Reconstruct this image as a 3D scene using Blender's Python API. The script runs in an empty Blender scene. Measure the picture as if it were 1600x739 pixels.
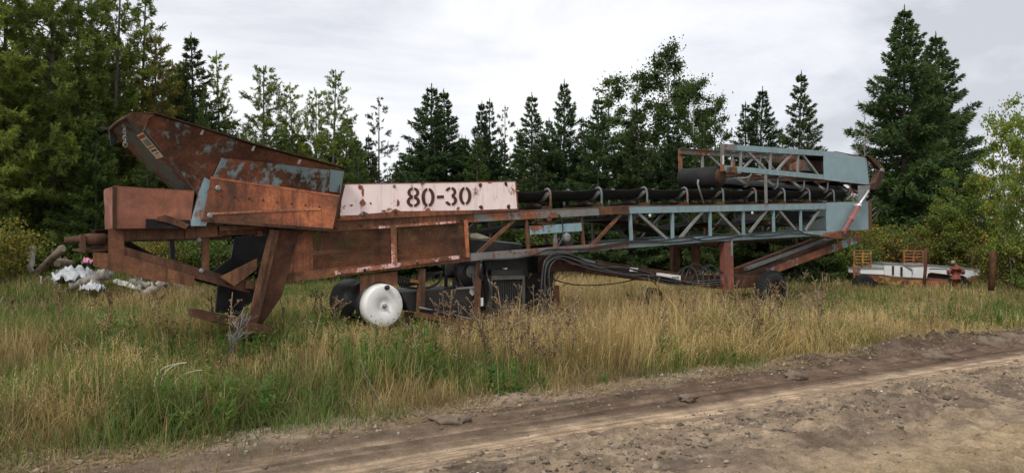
import bpy, math, random
import numpy as np
from mathutils import Vector, Matrix
random.seed(7)
RNG = np.random.default_rng(11)
SC = bpy.context.scene
COL = SC.collection
CZ = 1.8; FPX = 1150.0            # eye height, focal length in 1600-px units
# ---------------------------------------------------------------- machine frame
DU = Vector((0.788, 0.616)); DN = Vector((-0.616, 0.788)); ORG = Vector((-2.58, 10.6))
ON = ORG.dot(DN); YAW = math.atan2(DU.y, DU.x)
def P(px, py, v=0.0):
    """point of the machine's own frame (u along, v away, z up) seen at a photo position, on the plane v"""
    bx = (px - 800) / FPX; bz = (369.5 - py) / FPX
    s = (v + ON) / (bx * DN.x + DN.y)
    w = Vector((s * bx, s)) - ORG
    return Vector((w.dot(DU), v, CZ + s * bz))
def G(px, y, z=None, py=None):
    """world point at photo column px and distance y"""
    return Vector(((px - 800) / FPX * y, y, z if z is not None else CZ + (369.5 - py) / FPX * y))
# ---------------------------------------------------------------- noise
def _hash(ix, iy, seed):
    h = (ix.astype(np.int64) * 374761393 + iy.astype(np.int64) * 668265263 + seed * 1442695041) & 0x7fffffff
    h = ((h ^ (h >> 13)) * 1274126177) & 0x7fffffff
    return ((h ^ (h >> 16)) & 0xffff) / 65535.0
def vn(x, y, seed=0):
    x = np.asarray(x, float); y = np.asarray(y, float)
    ix = np.floor(x); iy = np.floor(y); fx = x - ix; fy = y - iy
    fx = fx * fx * (3 - 2 * fx); fy = fy * fy * (3 - 2 * fy)
    a = _hash(ix, iy, seed); b = _hash(ix + 1, iy, seed); c = _hash(ix, iy + 1, seed); d = _hash(ix + 1, iy + 1, seed)
    return (a * (1 - fx) + b * fx) * (1 - fy) + (c * (1 - fx) + d * fx) * fy
def fbm(x, y, seed=0, o=4):
    r = 0; a = .5; t = 0
    for k in range(o):
        r = r + a * vn(x * 2 ** k + 17 * k, y * 2 ** k - 9 * k, seed + k); t += a; a *= .5
    return r / t
def sst(a, b, x):
    t = np.clip((x - a) / (b - a), 0, 1); return t * t * (3 - 2 * t)
# ---------------------------------------------------------------- tags and meshes
def tag(o, label=None, cat=None, group=None, kind=None):
    if label: o['label'] = label
    if cat: o['category'] = cat
    if group: o['group'] = group
    if kind: o['kind'] = kind
    return o
ABS = {}
def empty(name, loc, rz=0):
    o = bpy.data.objects.new(name, None); COL.objects.link(o)
    o.location = loc; o.rotation_euler = (0, 0, rz); o.empty_display_size = .2
    ABS[o.name] = Vector((0, 0, 0)); return o
def mesh_np(name, V, F, cols=None, smooth=False):
    me = bpy.data.meshes.new(name)
    V = np.asarray(V, np.float32); F = np.asarray(F, np.int32); k = F.shape[1]
    me.vertices.add(len(V)); me.vertices.foreach_set('co', V.ravel())
    me.loops.add(F.size); me.loops.foreach_set('vertex_index', F.ravel())
    me.polygons.add(len(F)); me.polygons.foreach_set('loop_start', np.arange(0, F.size, k, dtype=np.int32))
    me.update(calc_edges=True)
    if smooth: me.polygons.foreach_set('use_smooth', np.ones(len(F), bool))
    if cols is not None:
        a = me.color_attributes.new('col', 'FLOAT_COLOR', 'POINT')
        c = np.ones((len(V), 4), np.float32); c[:, :3] = cols
        a.data.foreach_set('color', c.ravel())
    return me
def link(name, me, mat, parent=None, loc=(0, 0, 0)):
    o = bpy.data.objects.new(name, me); COL.objects.link(o); o.location = loc
    if parent: o.parent = parent
    if mat and not me.materials: me.materials.append(mat)
    return o
def cat_rom(pts, n=6):
    pts = [Vector(p) for p in pts]; q = [pts[0]] + pts + [pts[-1]]; out = []
    for i in range(1, len(q) - 2):
        for k in range(n):
            t = k / n
            out.append(.5 * ((2 * q[i]) + (q[i + 1] - q[i - 1]) * t + (2 * q[i - 1] - 5 * q[i] + 4 * q[i + 1] - q[i + 2]) * t * t + (-q[i - 1] + 3 * q[i] - 3 * q[i + 1] + q[i + 2]) * t ** 3))
    out.append(pts[-1]); return out
class MB:
    def __init__(s): s.v = []; s.f = []; s.sm = []
    def add(s, vs, fs, smooth=False):
        b = len(s.v); s.v += [Vector(p) for p in vs]; s.f += [[i + b for i in f] for f in fs]; s.sm += [smooth] * len(fs); return s
    def slab(s, pts, th=0.01, d=None):
        pts = [Vector(p) for p in pts]; n = len(pts)
        if d is None: d = Vector((0, 1, 0))
        d = Vector(d).normalized() * th
        vs = pts + [p + d for p in pts]
        fs = [list(range(n)), list(range(2 * n - 1, n - 1, -1))] + [[i, i + n, (i + 1) % n + n, (i + 1) % n] for i in range(n)]
        return s.add(vs, fs)
    def bar(s, a, b, w, h, up=None, ext=0.0):
        """box from a to b; w measured across (towards v), h in the plane of the frame"""
        a = Vector(a); b = Vector(b); t = (b - a).normalized(); a = a - t * ext; b = b + t * ext
        y = Vector((0, 1, 0)) if up is None else Vector(up)
        if abs(t.dot(y)) > .95: y = Vector((1, 0, 0))
        n = t.cross(y).normalized(); y = n.cross(t).normalized()
        c = [(-.5, -.5), (.5, -.5), (.5, .5), (-.5, .5)]
        vs = [p + y * (i * w) + n * (j * h) for p in (a, b) for i, j in c]
        return s.add(vs, [[0, 1, 2, 3], [7, 6, 5, 4], [0, 4, 5, 1], [1, 5, 6, 2], [2, 6, 7, 3], [3, 7, 4, 0]])
    def chan(s, a, b, h, fl=.07, t=.009, side=1):
        """C channel: web on the plane through a-b, flanges pointing to +v (side=1) or -v"""
        a = Vector(a); b = Vector(b); d = (b - a).normalized(); n = d.cross(Vector((0, 1, 0))).normalized()
        if n.z < 0: n = -n
        s.bar(a + Vector((0, side * t / 2, 0)), b + Vector((0, side * t / 2, 0)), t, h)
        for k in (1, -1):
            o = n * k * (h / 2 - t / 2) + Vector((0, side * (t + fl / 2), 0))
            s.bar(a + o, b + o, fl, t)
        return s
    def box(s, c, size):
        c = Vector(c); x, y, z = [q / 2 for q in size]
        vs = [c + Vector((i * x, j * y, k * z)) for k in (-1, 1) for i, j in ((-1, -1), (1, -1), (1, 1), (-1, 1))]
        return s.add(vs, [[3, 2, 1, 0], [4, 5, 6, 7], [0, 1, 5, 4], [1, 2, 6, 5], [2, 3, 7, 6], [3, 0, 4, 7]])
    def tube(s, pts, r, n=8, smooth_path=0, rr=None):
        pts = [Vector(p) for p in pts]
        if smooth_path: pts = cat_rom(pts, smooth_path)
        m = len(pts); vs = []; prev = None
        for i, p in enumerate(pts):
            t = (pts[min(i + 1, m - 1)] - pts[max(i - 1, 0)]).normalized()
            a = prev if prev is not None else (Vector((0, 0, 1)) if abs(t.z) < .9 else Vector((1, 0, 0)))
            x = (a - t * a.dot(t)).normalized(); prev = x; y = t.cross(x)
            R = r if rr is None else rr[min(int(i * len(rr) / m), len(rr) - 1)]
            vs += [p + (x * math.cos(2 * math.pi * k / n) + y * math.sin(2 * math.pi * k / n)) * R for k in range(n)]
        fs = [[i * n + k, i * n + (k + 1) % n, (i + 1) * n + (k + 1) % n, (i + 1) * n + k] for i in range(m - 1) for k in range(n)]
        s.add(vs, fs, True); b = len(s.v) - len(vs)
        s.f += [[b + k for k in range(n)][::-1], [b + (m - 1) * n + k for k in range(n)]]; s.sm += [False, False]
        return s
    def lathe(s, a, axis, prof, n=32, cap=True, smooth=True):
        """prof: (distance along axis, radius)"""
        a = Vector(a); t = Vector(axis).normalized(); x = t.orthogonal().normalized(); y = t.cross(x); m = len(prof)
        vs = [a + t * d + (x * math.cos(2 * math.pi * k / n) + y * math.sin(2 * math.pi * k / n)) * r for d, r in prof for k in range(n)]
        fs = [[i * n + k, i * n + (k + 1) % n, (i + 1) * n + (k + 1) % n, (i + 1) * n + k] for i in range(m - 1) for k in range(n)]
        b = len(s.v); s.add(vs, fs, smooth)
        if cap:
            s.f += [[b + k for k in range(n)][::-1], [b + (m - 1) * n + k for k in range(n)]]; s.sm += [False, False]
        return s
    def build(s, name, mat, parent=None, bevel=0, label=None):
        me = bpy.data.meshes.new(name); V = np.array([p[:] for p in s.v]); c = (V.min(0) + V.max(0)) / 2
        pa = ABS[parent.name] if parent else Vector((0, 0, 0))
        me.from_pydata([tuple(q) for q in (V - c)], [], s.f)
        me.polygons.foreach_set('use_smooth', s.sm); me.update()
        import bmesh
        bm = bmesh.new(); bm.from_mesh(me); bmesh.ops.recalc_face_normals(bm, faces=bm.faces); bm.to_mesh(me); bm.free()
        o = link(name, me, mat, parent, Vector(c) - pa); ABS[o.name] = Vector(c)
        if bevel:
            b = o.modifiers.new('Bevel', 'BEVEL'); b.width = bevel; b.segments = 2; b.limit_method = 'ANGLE'
        if label: o['label'] = label
        return o
# ---------------------------------------------------------------- materials
class NT:
    def __init__(s, name):
        s.m = bpy.data.materials.new(name); s.m.use_nodes = True; s.t = s.m.node_tree; s.t.nodes.clear()
        s.out = s.n('ShaderNodeOutputMaterial')
    def n(s, ty, **kw):
        o = s.t.nodes.new(ty)
        for k, v in kw.items():
            if k in o.inputs: o.inputs[k].default_value = v
            else: setattr(o, k, v)
        return o
    def l(s, a, b): s.t.links.new(a, b)
    def coord(s, scale=(1, 1, 1), rand=True):
        tc = s.n('ShaderNodeTexCoord'); mp = s.n('ShaderNodeMapping'); mp.inputs['Scale'].default_value = scale
        s.l(tc.outputs['Object'], mp.inputs['Vector'])
        if rand:
            oi = s.n('ShaderNodeObjectInfo'); mu = s.n('ShaderNodeMath', operation='MULTIPLY'); mu.inputs[1].default_value = 37
            s.l(oi.outputs['Random'], mu.inputs[0]); s.l(mu.outputs[0], mp.inputs['Location'])
        return mp.outputs[0]
    def noise(s, vec, scale, detail=6, rough=.6, dist=0):
        o = s.n('ShaderNodeTexNoise'); o.inputs['Scale'].default_value = scale; o.inputs['Detail'].default_value = detail
        o.inputs['Roughness'].default_value = rough; o.inputs['Distortion'].default_value = dist
        s.l(vec, o.inputs['Vector']); return o.outputs['Fac']
    def ramp(s, fac, stops, interp='LINEAR'):
        o = s.n('ShaderNodeValToRGB'); e = o.color_ramp; e.interpolation = interp
        while len(e.elements) < len(stops): e.elements.new(.5)
        for el, (p, c) in zip(e.elements, stops):
            el.position = p; el.color = (*c, 1) if len(c) == 3 else c
        s.l(fac, o.inputs[0]); return o.outputs[0]
    def mix(s, fac, a, b, blend='MIX'):
        o = s.n('ShaderNodeMix', data_type='RGBA', blend_type=blend)
        for sock, val in ((o.inputs[0], fac), (o.inputs[6], a), (o.inputs[7], b)):
            if hasattr(val, 'is_output') or hasattr(val, 'links'): s.l(val, sock)
            elif isinstance(val, (int, float)): sock.default_value = val
            else: sock.default_value = (*val, 1)
        return o.outputs[2]
    def math(s, op, a, b=None):
        o = s.n('ShaderNodeMath', operation=op)
        for i, val in enumerate((a, b)):
            if val is None: continue
            if isinstance(val, (int, float)): o.inputs[i].default_value = val
            else: s.l(val, o.inputs[i])
        return o.outputs[0]
    def pbr(s, col, rough=.7, metal=0, bump=None, bd=.005, spec=.3, bs=.6):
        b = s.n('ShaderNodeBsdfPrincipled')
        for sock, val in ((b.inputs['Base Color'], col), (b.inputs['Roughness'], rough), (b.inputs['Metallic'], metal)):
            if hasattr(val, 'links'): s.l(val, sock)
            elif isinstance(val, (int, float)): sock.default_value = val
            else: sock.default_value = (*val, 1)
        b.inputs['Specular IOR Level'].default_value = spec
        if bump is not None:
            bu = s.n('ShaderNodeBump'); bu.inputs['Distance'].default_value = bd; bu.inputs['Strength'].default_value = bs
            s.l(bump, bu.inputs['Height']); s.l(bu.outputs[0], b.inputs['Normal'])
        s.l(b.outputs[0], s.out.inputs['Surface']); return b
def rust_col(t, vec, k=1.0, warm=1.0):
    n1 = t.noise(vec, 1.5, 13, .76, .3); n2 = t.noise(vec, 45, 6, .75); n3 = t.noise(vec, .7, 3, .5)
    c = t.ramp(n1, [(.33, (.055 * k, .032 * k, .024 * k)), (.44, (.14 * k, .068 * k, .043 * k)), (.54, (.23 * k * warm, .1 * k, .058 * k)), (.62, (.33 * k * warm, .15 * k, .075 * k)), (.72, (.47 * k * warm, .26 * k, .13 * k))])
    d = t.ramp(n2, [(.32, (.52, .5, .48)), (.7, (1.4, 1.33, 1.25))])
    c = t.mix(.8, c, t.ramp(n3, [(.35, (.6, .6, .62)), (.65, (1.2, 1.15, 1.1))]), 'MULTIPLY')
    return t.mix(.8, c, d, 'MULTIPLY'), n2
def m_rust(name, k=1.0, warm=1.0):
    t = NT(name); v = t.coord(); c, n2 = rust_col(t, v, k, warm)
    st = t.coord((9, 9, .9)); s = t.noise(st, 1.6, 4, .6)
    c = t.mix(t.ramp(s, [(.48, (0, 0, 0)), (.66, (.6, .6, .6))]), c, (.045 * k, .027 * k, .02 * k))
    oi = t.n('ShaderNodeObjectInfo'); c = t.mix(1.0, c, t.ramp(oi.outputs['Random'], [(0, (.68, .7, .74)), (.5, (1, 1, 1)), (1, (1.32, 1.22, 1.12))]), 'MULTIPLY')
    t.pbr(c, .85, .0, n2, .004); return t.m
def m_paint(name, paint, amount, dark=.75, scale=1.6, rough=.5, k=1.0, streak=.5, edge=.02):
    """paint over rust; amount 0..1 of rust"""
    t = NT(name); v = t.coord(); rc, n2 = rust_col(t, v, k, 1.15)
    n = t.noise(v, scale, 10, .68, .4); f = t.noise(v, scale * 9, 6, .7); st = t.noise(t.coord((7, 7, .6)), 1.5, 6, .65)
    m = t.math('ADD', t.math('MULTIPLY', n, .62), t.math('ADD', t.math('MULTIPLY', f, .2), t.math('MULTIPLY', st, .18)))
    e = .66 - amount * .33
    mask = t.ramp(m, [(e - edge, (0, 0, 0)), (e + edge, (1, 1, 1))])
    p = t.mix(t.ramp(t.noise(v, 5, 5, .6), [(.35, (0, 0, 0)), (.7, (1, 1, 1))]), paint, tuple(q * dark for q in paint))
    p = t.mix(t.ramp(st, [(.5, (0, 0, 0)), (.72, (streak,) * 3)]), p, (.2, .11, .07))
    c = t.mix(mask, p, rc)
    r = t.math('ADD', t.math('MULTIPLY', mask, .85 - rough), rough)
    t.pbr(c, r, 0, t.math('SUBTRACT', t.math('MULTIPLY', n2, .5), mask), .004); return t.m
def m_plain(name, col, rough=.6, metal=0, var=.35, scale=8, dirt=(.12, .09, .06), dirt_amt=.25, bd=.002):
    t = NT(name); v = t.coord(); n = t.noise(v, scale, 7, .65)
    c = t.mix(t.ramp(n, [(.3, (0, 0, 0)), (.75, (1, 1, 1))]), tuple(q * (1 - var) for q in col), tuple(min(.95, q * (1 + var * .6)) for q in col))
    d = t.ramp(t.noise(v, scale * .4, 8, .7), [(.48, (0, 0, 0)), (.72, (dirt_amt,) * 3)])
    t.pbr(t.mix(d, c, dirt), rough, metal, n, bd); return t.m
def m_leaf(name, tint=(1, 1, 1), trans=.35, rough=.6, rvar=.25):
    t = NT(name); at = t.n('ShaderNodeAttribute', attribute_name='col'); oi = t.n('ShaderNodeObjectInfo')
    r = t.ramp(oi.outputs['Random'], [(0, tuple(q * (1 - rvar) for q in tint)), (.5, tint), (1, (tint[0] * (1 + rvar * 1.2), tint[1] * (1 + rvar * .8), tint[2] * (1 + rvar * .3)))])
    c = t.mix(1.0, at.outputs['Color'], r, 'MULTIPLY')
    d = t.n('ShaderNodeBsdfPrincipled'); d.inputs['Roughness'].default_value = rough; d.inputs['Specular IOR Level'].default_value = .25
    t.l(c, d.inputs['Base Color'])
    tr = t.n('ShaderNodeBsdfTranslucent'); t.l(t.mix(1.0, c, (1.25, 1.2, .7), 'MULTIPLY'), tr.inputs['Color'])
    mx = t.n('ShaderNodeMixShader'); mx.inputs[0].default_value = trans
    t.l(d.outputs[0], mx.inputs[1]); t.l(tr.outputs[0], mx.inputs[2]); t.l(mx.outputs[0], t.out.inputs['Surface']); return t.m
M = {}
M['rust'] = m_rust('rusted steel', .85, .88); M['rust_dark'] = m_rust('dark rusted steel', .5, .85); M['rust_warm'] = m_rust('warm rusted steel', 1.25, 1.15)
M['blue'] = m_paint('pale blue paint', (.22, .325, .355), .12, .8, 1.3)
M['blue_panel'] = m_paint('pale blue panel', (.25, .355, .39), .02, .9, .8, streak=.2)
M['blue_grey'] = m_paint('grey worn paint', (.2, .2, .19), .42, .7, 1.5)
M['farshade'] = m_paint('far steel with painted shade', (.12, .14, .145), .4, .7, 2)  # darker tone for far posts and diagonals, their shade put into the colour
M['blue_arm'] = m_paint('blue paint on arm', (.22, .36, .4), .6, .8, 1.6)
M['hopper'] = m_paint('hopper blue over rust', (.2, .28, .31), .6, .7, 1.3, k=.66)
M['hopper_end'] = m_paint('dark hopper paint', (.1, .12, .12), .45, .6, 1.6, k=.7)
M['blue_post'] = m_paint('blue hopper post', (.26, .38, .43), .3, .8, 1.5)
M['pink'] = m_paint('faded pink paint', (.95, .78, .76), .26, .9, 2.6, k=1.2, streak=.4)
M['pink_rail'] = m_paint('pink paint on rail', (.85, .55, .52), .58, .8, 3.2, k=1.3)
M['post_red'] = m_paint('dull red post', (.2, .07, .055), .4, .7, 2.5)
M['cyl_red'] = m_plain('faded red cylinder paint', (.38, .14, .13), .5, 0, .25, 6)
M['copper'] = m_paint('red primer box', (.33, .13, .09), .5, .55, 2.2, k=1.1, edge=.16)
M['digit'] = m_plain('stencil paint', (.09, .03, .025), .8, 0, .4, 14)
M['rubber'] = m_plain('black rubber', (.014, .014, .015), .75, 0, .4, 6, (.06, .055, .045), .2)
M['belt'] = m_plain('conveyor belt rubber', (.013, .013, .014), .7, 0, .4, 3, (.05, .045, .035), .3)
M['black'] = m_plain('black paint and shaded steel', (.02, .021, .025), .4, 0, .4, 5, (.1, .07, .045), .45)
M['steel'] = m_plain('grey galvanised steel', (.25, .26, .255), .55, .2, .35, 8, (.17, .1, .06), .5)
M['brightsteel'] = m_plain('bright rod steel', (.75, .76, .78), .3, .5, .1, 8)
M['hose'] = m_plain('hydraulic hose', (.03, .03, .033), .35, 0, .3, 8)
M['white'] = m_plain('white tank paint', (.74, .74, .71), .5, 0, .1, 7, (.3, .23, .16), .55)
M['offwhite'] = m_plain('weathered white panel', (.68, .7, .71), .5, 0, .1, 3, (.3, .28, .24), .4)
M['cream'] = m_plain('cream sheet', (.6, .55, .4), .6)
M['darkmark'] = m_plain('dark print', (.04, .04, .04), .7)
M['redmark'] = m_plain('red print', (.4, .05, .05), .7)
M['greymark'] = m_plain('grey print', (.22, .25, .24), .7)
M['idler'] = m_paint('idler paint', (.13, .165, .17), .35, .7, 4)
M['yellow'] = m_paint('rusted yellow paint', (.42, .25, .06), .6, .75, 2.2, k=1.1)
M['plastic'] = m_plain('white plastic sheet', (.42, .44, .46), .45, 0, .5, 3, (.3, .28, .24), .5)
M['pinkbag'] = m_plain('pink plastic', (.7, .28, .42), .5)
M['hydrant'] = m_paint('red hydrant paint', (.2, .05, .035), .4, .7, 5)
def m_screen():
    t = NT('expanded metal screen'); v = t.coord(rand=False); rc, n2 = rust_col(t, v, .8)
    tc = t.n('ShaderNodeTexCoord'); sp = t.n('ShaderNodeSeparateXYZ'); t.l(tc.outputs['Object'], sp.inputs[0])
    def stripes(sgn):
        a = t.math('ADD', t.math('MULTIPLY', sp.outputs[0], 38.0), t.math('MULTIPLY', sp.outputs[2], 62.0 * sgn))
        return t.math('LESS_THAN', t.math('FRACT', a), .37)
    m = t.math('MAXIMUM', stripes(1), stripes(-1))
    b = t.pbr(rc, .85); tr = t.n('ShaderNodeBsdfTransparent'); mx = t.n('ShaderNodeMixShader')
    t.l(m, mx.inputs[0]); t.l(tr.outputs[0], mx.inputs[1]); t.l(b.outputs[0], mx.inputs[2]); t.l(mx.outputs[0], t.out.inputs['Surface']); return t.m
M['screen'] = m_screen()
def m_bark(name, a, b, scale=6):
    t = NT(name); v = t.coord((1, 1, .35)); n = t.noise(v, scale, 8, .7, .4)
    t.pbr(t.ramp(n, [(.3, a), (.7, b)]), .9, 0, n, .02); return t.m
M['bark'] = m_bark('conifer bark', (.05, .04, .033), (.15, .12, .1)); M['bark_pale'] = m_bark('aspen bark', (.16, .15, .12), (.42, .41, .36), 3)
M['snag'] = m_bark('dead grey wood', (.12, .11, .1), (.28, .27, .25)); M['log'] = m_bark('weathered log', (.09, .08, .065), (.36, .33, .29), 7)
M['log_dark'] = m_bark('brown log', (.07, .05, .035), (.24, .19, .15), 4); M['birch'] = m_bark('birch log bark', (.16, .15, .13), (.58, .57, .53), 6)
M['needle'] = m_leaf('spruce needles', (1.1, 1.1, 1.05), .34); M['pineneedle'] = m_leaf('pine needles', (1.15, 1.12, 1.1), .4)
M['leaf'] = m_leaf('broad leaves', (1, 1, 1), .4); M['grass'] = m_leaf('grass blades', (1, 1, 1), .4, .6, 0)
M['straw'] = m_plain('pale straw', (.55, .5, .4), .7)
# ================================================================= THE CONVEYOR
root = empty('mobile_conveyor', (ORG.x, ORG.y, 0), YAW)
tag(root, 'long derelict rusty and pale blue folding belt conveyor with hopper, standing in tall grass', 'conveyor')
W = 1.15
def V3(u, v, z): return Vector((u, v, z))
def lift(p, v): return Vector((p.x, v, p.z))
def part(mb, name, mat, parent=None, **k): return mb.build(name, M[mat] if isinstance(mat, str) else mat, parent or root, **k)
def poly(pts, v, th=.01): return MB().slab([P(x, y, v) for x, y in pts], th)
# ---- main truss, both sides
TOP = [(520, 353.5), (741, 339.5), (983, 327.5), (1291, 322)]
BOT = [(450, 434), (735, 402), (983, 382.5), (1100, 374), (1291, 364)]
for v, sd in ((0, 1), (W, -1)):
    far = v > 0  # far side takes darker materials: shade is carried by the colour
    def L(x, y): return lift(P(x, y), v)
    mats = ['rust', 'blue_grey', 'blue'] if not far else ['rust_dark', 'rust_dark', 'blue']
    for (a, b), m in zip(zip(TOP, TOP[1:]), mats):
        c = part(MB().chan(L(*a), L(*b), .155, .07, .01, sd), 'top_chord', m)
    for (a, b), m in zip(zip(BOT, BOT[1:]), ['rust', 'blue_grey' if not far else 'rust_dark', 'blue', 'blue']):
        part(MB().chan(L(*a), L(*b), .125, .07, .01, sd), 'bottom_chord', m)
    o = sd * .045
    def O(p): return p + Vector((0, o, 0))
    for a, b, m in [((824, 342), (828, 391), 'rust'), ((910, 336), (914, 383), 'rust'), ((987, 333), (989, 378), 'blue'), ((1053, 329), (1053.5, 373), 'blue'),
                    ((1111.5, 329), (1112.5, 369), 'blue'), ((1163.5, 328), (1164.5, 366), 'blue'), ((1210.6, 328), (1211.5, 363), 'blue'), ((1253, 327), (1254, 361), 'blue')]:
        part(MB().bar(O(L(*a)), O(L(*b)), .05, .055), 'truss_post', m if not far else 'farshade')
    for a, b, m in [((748, 397), (806, 343), 'rust'), ((927, 384), (973, 334), 'rust'), ((999, 333), (1045, 374), 'steel'), ((1101, 329), (1065, 372), 'steel'), ((1122, 329), (1158, 366), 'steel'),
                    ((1201, 328), (1173, 364), 'steel'), ((1219, 328), (1247, 361), 'steel'), ((1284, 326), (1261, 360), 'steel')]:
        part(MB().bar(O(L(*a)), O(L(*b)), .04, .06), 'truss_diagonal', m if not far else 'farshade')
    part(MB().slab([L(1291, 316.5), L(1361, 315), L(1362, 358), L(1320, 361), L(1292, 371)], .012), 'end_plate', 'blue_panel')
    if far:
        for a, b in [((528, 425), (590, 352)), ((600, 350), (715, 400)), ((470, 432), (500, 362))]:
            part(MB().bar(O(L(*a)), O(L(*b)), .05, .08), 'truss_diagonal', 'rust_dark')
        for a, b in [((557, 350), (557, 421)), ((640, 345), (642, 411)), ((500, 355), (498, 430))]:
            part(MB().bar(O(L(*a)), O(L(*b)), .05, .12), 'truss_post', 'rust_dark')
def UZ(x, y): p = P(x, y); return p.x, p.z
for x, y in [(989, 382), (1053, 376), (1164, 369), (1254, 364), (914, 388), (828, 394)]:
    u, z = UZ(x, y); part(MB().bar(V3(u, .08, z), V3(u, W - .08, z), .06, .06), 'cross_member', 'rust_dark')
for a, b in [((989, 382), (1053, 376)), ((1053, 376), (1164, 369)), ((1164, 369), (1254, 364))]:
    (u0, z0), (u1, z1) = UZ(*a), UZ(*b); part(MB().bar(V3(u0, .08, z0 - .03), V3(u1, W - .08, z1 - .03), .04, .04), 'cross_brace', 'steel')
# chord joint and end edge strips
part(poly([(741, 333), (983, 321.6), (1291, 316.4), (1291, 317.4), (983, 323), (741, 334.2)], -.004, .08), 'chord_edge_strip', 'rust')
part(poly([(936, 324.5), (982, 322.5), (984, 333.5), (937, 336)], -.008, .008), 'splice_plate', 'rust')
part(poly([(1357, 315), (1362, 315), (1362, 358.5), (1357, 359)], -.006, .006), 'rusted_edge', 'rust')
# ---- cross channel with bearings in the second bay
part(MB().chan(P(828, 360, .02), P(910, 354.5, .02), .15, .08), 'cross_channel', m_paint('blue patch channel', (.24, .38, .42), .38, .8, 1.5))
part(MB().bar(P(866, 362, .06), P(868, 388, .06), .05, .07), 'bracket', 'blue_grey')
br = part(MB().lathe(P(887, 371, -.02), (0, 1, 0), [(0, .03), (0, .075), (.03, .085), (.12, .085), (.12, .04)], 20), 'bearing', 'steel')
part(MB().box(P(887, 373, .1), (.2, .08, .28)), 'bearing_block', 'black', br)
br = part(MB().lathe(P(859, 342.5, .0), (0, 1, 0), [(0, .02), (0, .05), (.05, .06), (.1, .05)], 16), 'bearing', 'rust')
part(MB().box(P(852, 349, .05), (.4, .08, .03)).bar(P(840, 345, .05), P(842, 351, .05), .03, .03), 'bearing_foot', 'rust', br)
# ---- carrying belt and idlers
def chord_top(u):
    pts = [UZ(x, y) for x, y in TOP]; us = [p[0] for p in pts]; zs = [p[1] for p in pts]
    return float(np.interp(u, us, zs)) + .078
IDL = [P(x, 322).x for x in (812, 863, 943, 1014, 1077, 1133, 1184, 1229, 1268, 1306, 1336)]
def idler_at(u, sgn=1, zf=chord_top, H=.37):
    z = zf(u)
    o = part(MB().bar(V3(u, .03, z + .03 * sgn), V3(u, W - .03, z + .03 * sgn), .06, .05, up=(0, 0, 1)), 'idler', 'rust_dark')
    for k in (0, 1):
        vv = (lambda q: q if k == 0 else W - q)
        pts = [V3(u, vv(.05), z), V3(u, vv(.05), z + H * .55 * sgn), V3(u, vv(.07), z + H * .86 * sgn), V3(u, vv(.13), z + H * .99 * sgn), V3(u, vv(.2), z + H * .93 * sgn)]
        part(MB().tube(pts, .022, 8, 4), 'idler_bracket', 'idler', o)
        part(MB().lathe(V3(u + .05, vv(.17), z + (H - .06) * sgn), Vector((0, (.27 if k == 0 else -.27), -.2 * sgn)), [(0, .02), (0, .05), (.3, .05), (.3, .02)], 14), 'roller', 'steel', o)
    part(MB().lathe(V3(u + .05, .44, z + .1 * sgn), (0, 1, 0), [(0, .02), (0, .05), (.28, .05), (.28, .02)], 14), 'roller', 'steel', o)
    return o
for u in IDL[1:]: idler_at(u)
def belt(us, zf, sgn, H, sag=.035):
    prof = [(.14, H - .02), (.2, H - .075), (.3, H * .5), (.42, .165), (.575, .155), (.73, .165), (.85, H * .5), (.95, H - .075), (1.01, H - .02)]
    lo, hi = min(us), max(us); us = sorted(us); V = []; n = 0
    for a, b in zip(us, us[1:]):
        for k in range(6):
            t = k / 6; u = a + (b - a) * t; s = sag * 4 * t * (1 - t)
            V += [V3(u, v + (s * .8 if i < 3 else -s * .8 if i > 5 else 0), zf(u) + (h - s * (.8 if 2 < i < 6 else 1)) * sgn) for i, (v, h) in enumerate(prof)]; n += 1
    u = us[-1]; V += [V3(u, v, zf(u) + h * sgn) for v, h in prof]; n += 1
    m = len(prof); F = [[i * m + j, i * m + j + 1, (i + 1) * m + j + 1, (i + 1) * m + j] for i in range(n - 1) for j in range(m - 1)]
    V2 = [p + Vector((0, 0, .012)) for p in V]; q = len(V)
    F2 = [[i + q for i in f][::-1] for f in F]
    E = [[i * m, (i + 1) * m, (i + 1) * m + q, i * m + q] for i in range(n - 1)] + [[i * m + m - 1, i * m + m - 1 + q, (i + 1) * m + m - 1 + q, (i + 1) * m + m - 1] for i in range(n - 1)]
    return MB().add(V + V2, F + F2 + E, True)
part(belt([P(560, 340).x, P(690, 340).x] + IDL, chord_top, 1, .36), 'carrying_belt', 'belt')
# return belt sagging inside the truss
ks = [(560, 372), (740, 366), (905, 345), (1000, 340), (1130, 350), (1200, 343), (1262, 350), (1300, 338)]
R = cat_rom([lift(P(x, y), .2) for x, y in [(560, 385), (650, 384), (740, 372), (840, 350), (930, 345), (985, 343), (1020, 352), (1050, 358), (1085, 352), (1115, 347), (1145, 352), (1175, 350), (1205, 344), (1240, 351), (1262, 352), (1300, 338)]], 5)
mb = MB(); n = len(R); V = [p for p in R] + [p + Vector((0, .78, 0)) for p in R]
V += [p + Vector((0, 0, -.012)) for p in V]
F = [[i, i + 1, n + i + 1, n + i] for i in range(n - 1)] + [[2 * n + i, 3 * n + i, 3 * n + i + 1, 2 * n + i + 1] for i in range(n - 1)] + [[i, 2 * n + i, 2 * n + i + 1, i + 1] for i in range(n - 1)]
part(mb.add(V, F, True), 'return_belt', 'belt')
for x, y in [(848, 352), (1000, 347), (1124, 352), (1208, 349)]:
    u, z = UZ(x, y); part(MB().lathe(V3(u, .06, z), (0, 1, 0), [(0, .015), (.03, .05), (1.0, .05), (1.03, .015)], 14), 'return_roller', 'rust_dark')
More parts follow.
